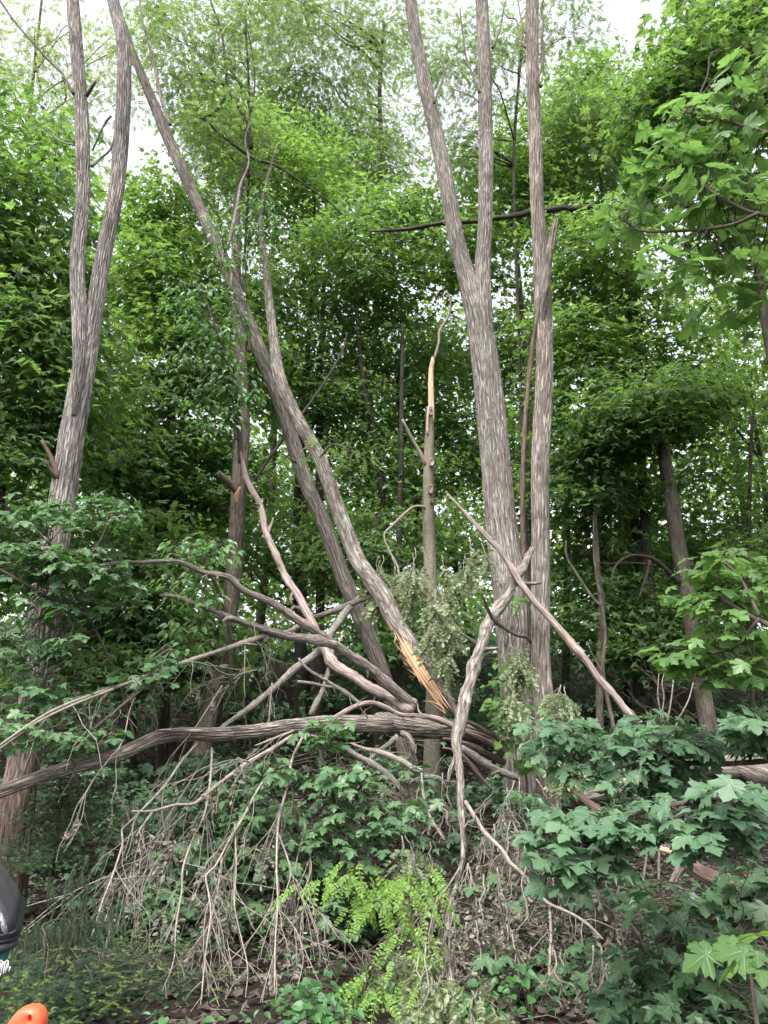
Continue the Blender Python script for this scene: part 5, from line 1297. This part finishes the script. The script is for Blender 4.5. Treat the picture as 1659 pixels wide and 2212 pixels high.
bough('maple_shrub', 'shaded maple growth filling the bottom right corner', 'shrub', [('o', [(1500, 2300, 14, 4.4), (1480, 2150, 12), (1450, 2000, 9), (1420, 1900, 5, 4.9)]), ('o', [(1640, 2250, 12, 4.0), (1620, 2100, 9), (1600, 2000, 6, 4.4)])],
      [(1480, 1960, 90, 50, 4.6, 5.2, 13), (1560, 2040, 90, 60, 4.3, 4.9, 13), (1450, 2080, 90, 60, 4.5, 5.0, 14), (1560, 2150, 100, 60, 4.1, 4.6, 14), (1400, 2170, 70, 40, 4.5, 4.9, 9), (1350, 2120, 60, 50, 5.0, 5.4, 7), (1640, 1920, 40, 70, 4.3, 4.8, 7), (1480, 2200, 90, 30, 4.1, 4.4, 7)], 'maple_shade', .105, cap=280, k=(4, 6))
bough('maple_bough', 'single close maple leaf cluster at the lower right corner', 'maple branch', [('o', [(1720, 2120, 8, 3.0), (1660, 2080, 6), (1600, 2070, 4, 3.0)])], [(1615, 2085, 14, 12, 2.95, 3.05, 1), (1660, 2040, 14, 12, 2.9, 3.0, 1)], 'maple_light', .10, k=(2, 3), camw=.7, noise=.2)
bough('elm_sapling', 'drooping sprays of oval toothed leaves left of the dim trunk', 'sapling', [('o', [(500, 1480, 10, 7.6), (490, 1330, 9), (440, 1220, 7), (380, 1200, 4, 7.2)]), ('o', [(485, 1330, 6, 7.5), (430, 1380, 5), (370, 1400, 4, 7.2)]), ('o', [(470, 1280, 6, 7.5), (420, 1270, 4), (370, 1290, 3, 7.2)])],
      [(430, 1190, 80, 25, 7.0, 7.5, 26), (400, 1280, 60, 40, 7.0, 7.5, 22), (420, 1370, 65, 35, 7.0, 7.5, 24), (360, 1420, 40, 18, 7.0, 7.3, 8)], 'elm_leaf', .085, OVATE, 'oval_leaf', k=(5, 8), spread=.10, rest=OVATE, camw=.5, hz=-.7)
bough('cherry_sapling', 'narrow hanging leaves massed around the upper part of the dim trunk', 'sapling', [('o', [(520, 1000, 12, 9.6), (510, 850, 11), (470, 720, 9), (430, 620, 6, 9.3)]), ('o', [(512, 860, 8, 9.5), (430, 800, 6), (360, 760, 4, 9.2)]), ('o', [(540, 760, 6, 9.6), (530, 620, 5), (540, 520, 4), (572, 430, 3, 9.8)]), ('o', [(535, 640, 4, 9.6), (490, 560, 3), (475, 480, 2, 9.6)])],
      [(470, 680, 70, 60, 9.0, 9.7, 38), (430, 790, 80, 60, 9.0, 9.7, 44), (510, 840, 50, 60, 9.0, 9.6, 30), (460, 890, 60, 40, 9.0, 9.6, 26), (400, 640, 50, 40, 9.1, 9.7, 18), (520, 560, 60, 70, 9.3, 9.8, 26), (570, 450, 50, 60, 9.4, 10, 22), (480, 500, 30, 50, 9.3, 9.8, 12)], 'elm_leaf', .10, OVATE, 'oval_leaf', cap=200, k=(6, 9), spread=.11, rest=OVATE, camw=.5, hz=-1.1)
bough('creeper_vine', 'light green creeper climbing the foot of the Y-shaped tree', 'vine', [('o', [(1140, 1720, 6, 8.6), (1130, 1600, 5), (1110, 1500, 4), (1090, 1400, 3, 8.7)]), ('o', [(1130, 1600, 4, 8.5), (1080, 1560, 3), (1065, 1460, 3, 8.6)])],
      [(1090, 1560, 35, 60, 8.2, 8.7, 16), (1130, 1620, 40, 50, 8.1, 8.6, 14), (1080, 1470, 30, 40, 8.4, 8.7, 9), (1140, 1530, 30, 30, 8.3, 8.7, 5), (1120, 1290, 25, 60, 8.7, 9.1, 6)], 'creeper_leaf', .10, HEART, 'vine_leaf', k=(3, 4), spread=.07, rest=HEART, camw=.9, hz=-.5)
bough('locust_shoots', 'bright yellow-green locust shoots with round paired leaflets, bottom centre', 'shrub', [('o', [(870, 2180, 8, 5.4), (860, 2050, 7), (800, 1950, 5), (720, 1910, 4, 5.6)]), ('o', [(865, 2080, 6, 5.4), (880, 1980, 5), (890, 1900, 3, 5.5)]), ('o', [(870, 2150, 6, 5.3), (810, 2110, 4), (790, 2060, 3, 5.2)])],
      [(740, 1895, 60, 25, 5.3, 5.7, 9), (810, 1945, 55, 45, 5.2, 5.6, 10), (880, 1930, 45, 70, 5.2, 5.6, 13), (870, 2050, 45, 50, 5.0, 5.4, 11), (810, 2130, 45, 40, 4.8, 5.2, 10), (900, 2150, 40, 40, 4.8, 5.1, 6)], 'locust_fresh', .17, PINNATE_FRESH, 'compound_leaf', k=(2, 4), spread=.05, rest=PINNATE_FRESH, camw=.8, hz=-.8, petiole=False)
bough('locust_sprig', 'small feathery sprig growing from the broken leaning tree', 'tree branch', [('o', [(690, 990, 6, 8.9), (720, 960, 5), (770, 980, 3, 8.7)]), ('o', [(640, 1000, 5, 9.2), (610, 980, 3, 9.0)])], [(735, 980, 55, 45, 8.5, 9.0, 12), (700, 950, 25, 20, 8.6, 9, 4), (625, 990, 25, 18, 9, 9.2, 3)], 'locust_leaf', .16, PINNATE, 'compound_leaf', k=(3, 4), rest=PINNATE, petiole=False, hz=-.5)
bough('ivy_patch', 'low ivy and seedlings at the bottom edge, left of the locust shoots', 'ground plant', [('o', [(690, 2230, 5, 4.9), (680, 2170, 4), (660, 2130, 3, 5.1)])], [(690, 2160, 90, 45, 4.9, 5.3, 22), (640, 2200, 80, 20, 4.7, 5.0, 12), (720, 2190, 40, 30, 4.6, 4.9, 10)], 'ivy_leaf', .055, HEART, 'ivy_leaf', k=(4, 6), rest=HEART, camw=.6, spread=.08, from_ground=True)
bough('ivy_patch', 'low dark leafy seedlings under the brown withered mass', 'ground plant', [('o', [(1150, 2250, 5, 4.9), (1150, 2180, 4), (1140, 2130, 3, 5.1)])], [(1120, 2150, 90, 60, 5.0, 5.6, 24), (1250, 2150, 90, 60, 5.2, 5.8, 22), (1350, 1960, 60, 60, 6.0, 6.6, 14), (1000, 2190, 60, 25, 4.8, 5.1, 10)], 'ivy_leaf', .058, HEART, 'ivy_leaf', k=(4, 6), rest=HEART, camw=.6, spread=.08, from_ground=True)

# yew and drooping conifer at lower left
def conifer(name, label, stems, layers, mat, tipmat, size=.15, tipfrac=.15, hang=False):
    paths = [path(v, p) for v, p in stems]
    e = thing(name, label, 'shrub', paths[0][0][0])
    allp = []
    for P, Rr in paths:
        p, r = one_tube(P, Rr, 'stem', M['dark_bark'], e, 8, .06)
        allp.append(p)
    allp = np.vstack(allp)
    a, b, tw = MB(), MB(), MB()
    for (x, y, rx, ry, d0, d1, n_) in layers:
        for _ in range(n_):
            c = O(x + rng.uniform(-1, 1) * rx, y + rng.uniform(-1, 1) * ry, rng.uniform(d0, d1))
            j = int(np.argmin(np.linalg.norm(allp - c, axis=1)))
            L = limb_path(allp[j], c, .05, 5)
            pp, rr = smooth(L, np.linspace(.006, .002, 5), .08)
            tube(tw, pp, rr, 4, cap=False)
            d = unit(c - allp[j])
            k = 30 if hang else 60
            t = rng.uniform(-.3, .4, k)
            sgn = rng.choice([-1, 1], k)
            perp = unit(np.cross(d, [0, 0, 1.]))
            if hang:
                H = np.column_stack([rng.normal(0, .18, (k, 2)), -np.ones(k)])
                N = np.column_stack([rng.normal(0, .3, k), -np.ones(k), rng.normal(0, .2, k)])
            else:
                H = d * .8 + sgn[:, None] * perp * .7 + rng.normal(0, .15, (k, 3)) - np.array([0, 0, .12])
                N = np.array([0, -.15, 1.]) + rng.normal(0, .16, (k, 3))
            P = c + d * t[:, None] + perp * rng.normal(0, .10, k)[:, None] + rng.normal(0, .025, (k, 3))
            m = rng.uniform(0, 1, k) < tipfrac
            S = size * rng.uniform(.7, 1.2, k)
            tp_ = STRAND if hang else COMB
            scatter(a, tp_, P[~m], H[~m], N[~m], S[~m])
            scatter(b, tp_, P[m], H[m], N[m], S[m] * .8)
    tw.build('twigs', M['dark_twig'], e, kind='stuff')
    a.build('foliage', M[mat], e, False, 'stuff', attrs=False)
    b.build('shoot_tips', M[tipmat], e, False, 'stuff', attrs=False)
    return e


conifer('yew_shrub', 'dark yew with flat shelves of needles below the log, beside the left trunk', [('o', [(90, 2050, 14, 7.6), (110, 1900, 11), (130, 1760, 8), (130, 1680, 5, 7.4)])],
        [(150, 1710, 110, 8, 6.6, 7.6, 22), (160, 1745, 120, 8, 6.5, 7.6, 24), (140, 1780, 100, 8, 6.4, 7.5, 22), (60, 1825, 70, 8, 6.0, 7.2, 16), (170, 1850, 70, 8, 6.6, 7.6, 10), (200, 1690, 60, 8, 6.8, 7.6, 10), (40, 1845, 50, 6, 6, 7, 8)], 'yew_needle', 'yew_tip', .062)
conifer('yew_shrub', 'low yew beside the litter bin with yellowish new shoots', [('o', [(150, 2220, 12, 5.2), (150, 2140, 9), (150, 2050, 6, 5.2)])],
        [(150, 2080, 110, 8, 4.7, 5.6, 18), (170, 2115, 120, 8, 4.6, 5.5, 20), (160, 2150, 130, 8, 4.5, 5.4, 20), (100, 2185, 90, 8, 4.3, 5.2, 14), (330, 2130, 60, 10, 5.0, 5.6, 10), (300, 2060, 60, 8, 5.2, 5.9, 8)], 'yew_needle', 'yew_tip', .06, .2)
conifer('drooping_conifer', 'hanging grey-green conifer sprays above the low yew', [('o', [(200, 2080, 9, 5.6), (180, 2010, 7), (130, 1985, 5), (90, 2000, 4, 5.3)]), ('o', [(180, 2010, 6, 5.5), (175, 1960, 4), (170, 1930, 3, 5.5)])],
        [(120, 2000, 40, 16, 5.1, 5.6, 5), (165, 1985, 20, 30, 5.2, 5.7, 5), (110, 2170, 25, 25, 4.6, 5.0, 3)], 'cedar_needle', 'cedar_needle', .20, .2, hang=True)

# ------------------------------------------------------------------ litter bin (lower left corner)
M['bin_green'] = plain_mat('bin_green', (.010, .075, .052), (.016, .105, .072), .45, 14, .4, bump=.05)
M['bin_lid'] = plain_mat('bin_lid', (.036, .037, .044), (.060, .062, .070), .55, 30, .4, bump=.1)
M['bin_scuff'] = plain_mat('bin_scuff', (.09, .09, .095), (.36, .36, .36), .8, 60, .2, bump=.2, lo=.45, hi=.6)
M['bin_corner'] = plain_mat('bin_corner', (.10, .10, .11), (.19, .185, .19), .6, 16, .3)
M['paint_white'] = plain_mat('paint_white', (.75, .75, .75), (.82, .82, .82), .5, 20, .3, bump=0)
pr = O(44, 2022, 2.55)
nrm = unit(np.array([.40, -1., 0])); tan_ = np.array([-nrm[1], nrm[0], 0]) * 1.0
if tan_[0] < 0:
    tan_ = -tan_
HW = .30
bc = pr - tan_ * HW - nrm * (HW - .05)
BIN = thing('litter_bin', 'dark green litter bin with ribbed charcoal domed lid and white graffiti', 'litter bin', (bc[0], bc[1], 0))
rim_z = pr[2]


def ring(hw, z, n=96, e=12.0):
    th = np.arange(n) * 2 * np.pi / n
    c, s = np.cos(th), np.sin(th)
    rr = 1 / (np.abs(c) ** e + np.abs(s) ** e) ** (1 / e)
    return np.array([bc + (tan_ * c[i] + nrm * s[i]) * rr[i] * hw + np.array([0, 0, z - bc[2]]) for i in range(n)])


def lathe(mb, rings, cap=True):
    n = len(rings[0])
    V = np.vstack(rings)
    i = np.arange(len(rings) - 1)[:, None] * n; j = np.arange(n)[None, :]; j2 = (j + 1) % n
    polys = [np.stack([i + j, i + j2, i + n + j2, i + n + j], -1).reshape(-1, 4)]
    if cap:
        polys += [np.array([(len(rings) - 1) * n + np.arange(n)]), np.array([np.arange(n)[::-1]])]
    mb.add(V, polys)


INS = [(0, 0), (.003, .0), (.003, .0), (.012, .003), (.012, .003), (.013, .016), (.013, .016), (.05, .034), (.095, .064), (.138, .096), (.17, .126), (.205, .166), (.232, .208), (.247, .242), (.255, .272), (.257, .295)]
mb = MB(); lathe(mb, [ring(HW - .012, rim_z - .006), ring(HW, rim_z - .004)] + [ring(HW - ins, rim_z + h + .002) for h, ins in INS]); LID = mb.build('lid', M['bin_lid'], BIN)
LID['_loc'] = BIN['_loc']
mb = MB(); lathe(mb, [ring(HW - .016, rim_z - .030), ring(HW - .005, rim_z - .028), ring(HW - .004, rim_z - .010), ring(HW - .016, rim_z - .008)]); mb.build('rim', M['bin_lid'], BIN)
for f in (-.92, -.80, -.3, -.15, .15, .3, .80, .92):         # pairs of raised ribs up the front of the dome, scuffed pale
    P, Rr = [], []
    for h, ins in INS[6:14]:
        hw = HW - ins
        P.append(bc + tan_ * f * hw + nrm * (hw * (1 - abs(f) ** 12) ** (1 / 12) + .001) + np.array([0, 0, rim_z + h - bc[2]]))
        Rr.append(.0075)
    m2 = MB(); p_, r_ = smooth(np.array(P), np.array(Rr), .02); tube(m2, p_, r_, 8); m2.build('rib', M['bin_scuff'], BIN)
TB_, HB = .19, rim_z - .034
mb = MB(); lathe(mb, [ring(HW - .022 - TB_ * (HB - z), z) for z in np.linspace(.05, HB, 12)]); mb.build('body', M['bin_green'], BIN)
mb = MB()
for s_ in (-1, 1):
    P = np.array([bc + (tan_ * s_ * .935 + nrm * .895) * (HW - .022 - TB_ * (HB - z)) * .97 + np.array([0, 0, z - bc[2]]) for z in np.linspace(.05, HB - .05, 8)])
    m2 = MB(); tube(m2, P, np.full(8, .009), 8); m2.build('corner_guard', M['bin_corner'], BIN)
mb = MB(); lathe(mb, [ring(.16, 0.0), ring(.16, .055)]); mb.build('base', M['bin_corner'], BIN)


def on_face(zx, zy):
    """a mark on the front face, from its place in the photograph"""
    o = O(zx / 5.567, 1814.4 + zy / 5.567, 2.5) - CAM
    t = 1.0
    for _ in range(12):
        q = CAM + o * t
        hw = HW - .022 - TB_ * (HB - q[2])
        d = (q - bc) @ nrm - (hw + .001)
        t += d / -(o @ nrm)
    return CAM + o * t


for st in ([(0, 1555), (14, 1510), (30, 1465), (14, 1448), (0, 1452)], [(-60, 1560), (-40, 1480), (-20, 1450), (0, 1470), (4, 1540)], [(14, 1600), (22, 1540), (38, 1485), (52, 1462)], [(40, 1612), (50, 1540), (62, 1475), (80, 1448), (98, 1458), (102, 1490), (96, 1540)],
           [(64, 1590), (76, 1520), (90, 1480)], [(84, 1560), (92, 1500)], [(106, 1588), (116, 1550), (124, 1525)], [(0, 1640), (10, 1600)], [(-90, 1600), (-80, 1500), (-60, 1455)]):
    P = np.array([on_face(*q) for q in st])
    m2 = MB(); p_, r_ = smooth(P, np.full(len(P), .0021), .006); tube(m2, p_, r_, 6); m2.build('graffiti_stroke', M['paint_white'], BIN)

# ------------------------------------------------------------------ orange delineator post, its handle just in the frame
M['orange_plastic'] = plain_mat('orange_plastic', (.72, .085, .035), (.80, .115, .045), .42, 8, .45, bump=.03)
M['black_rubber'] = plain_mat('black_rubber', (.02, .02, .02), (.035, .035, .035), .8, 20, .3)
M['white_band'] = plain_mat('white_band', (.75, .75, .75), (.8, .8, .8), .35, 20, .5, bump=0)
DP = 1.75
hc = O(73, 2193, DP)
PST = thing('delineator_post', 'orange plastic road post with a rounded handle top at the bottom edge', 'road post', (O(57, 2200, DP)[0], DP, 0))
sc_ = (hc - CAM) @ FWD / FPX
out_px = [(-60, 60), (-58, 35), (-50, 12), (-40, -3), (-28, -14), (-12, -18), (4, -18), (15, -12), (22, -2), (25, 10), (24, 26), (20, 60)]
fx = np.array([1., 0, 0]); fz_ = np.array([0, 0, 1.])
oc = np.array([(a, -b) for a, b in out_px], float) * sc_
th = np.linspace(0, 2 * np.pi, 48, endpoint=False)


def ray_out(t):
    best = None
    d = np.array([math.cos(t), math.sin(t)])
    for i in range(len(oc)):
        a, b = oc[i], oc[(i + 1) % len(oc)]
        e_ = b - a
        den = d[0] * e_[1] - d[1] * e_[0]
        if abs(den) < 1e-12:
            continue
        u = (a[0] * e_[1] - a[1] * e_[0]) / den
        w_ = (a[0] * d[1] - a[1] * d[0]) / den
        if u > 0 and 0 <= w_ <= 1:
            best = u if best is None else max(best, u)
    return best or .01


rad = np.array([ray_out(t) for t in th])
for _ in range(2):
    rad = (np.roll(rad, 1) + 2 * rad + np.roll(rad, -1)) / 4
hole = np.array([1 / math.hypot(math.cos(t) / (4.2 * sc_), math.sin(t) / (6.5 * sc_)) for t in th])


def prof(rr, y):
    return np.array([hc + fx * rr[i] * math.cos(t) + fz_ * rr[i] * math.sin(t) + np.array([0, y, 0]) for i, t in enumerate(th)])


mb = MB()
rg = [prof(rad * .55, .030), prof(rad - .008, .028), prof(rad - .002, .020), prof(rad, .010), prof(rad, -.006), prof(rad - .002, -.014), prof(np.maximum(rad - .008, hole * 1.3), -.019), prof(hole * 1.25, -.020), prof(hole, -.018), prof(hole * .95, -.004), prof(hole * .3, .0)]
lathe(mb, rg); mb.build('handle', M['orange_plastic'], PST)
px_, py_ = O(55, 2212, DP)[0], DP
mb = MB(); zt = hc[2] - .03
tube(mb, np.array([[px_, py_, .05], [px_, py_, zt * .5], [px_, py_, zt - .03], [px_, py_, zt - .01]]), np.array([.052, .045, .036, .030]), 28); mb.build('post', M['orange_plastic'], PST)
for z in (.62, .78):
    mb = MB(); tube(mb, np.array([[px_, py_, z - .05], [px_, py_, z + .05]]), np.array([.0455, .0435]), 28); mb.build('reflective_band', M['white_band'], PST)
mb = MB(); tube(mb, np.array([[px_, py_, 0.0], [px_, py_, .05], [px_, py_, .07]]), np.array([.19, .18, .09]), 8); mb.build('base', M['black_rubber'], PST)
for o in bpy.data.objects:
    if '_loc' in o:
        del o['_loc']
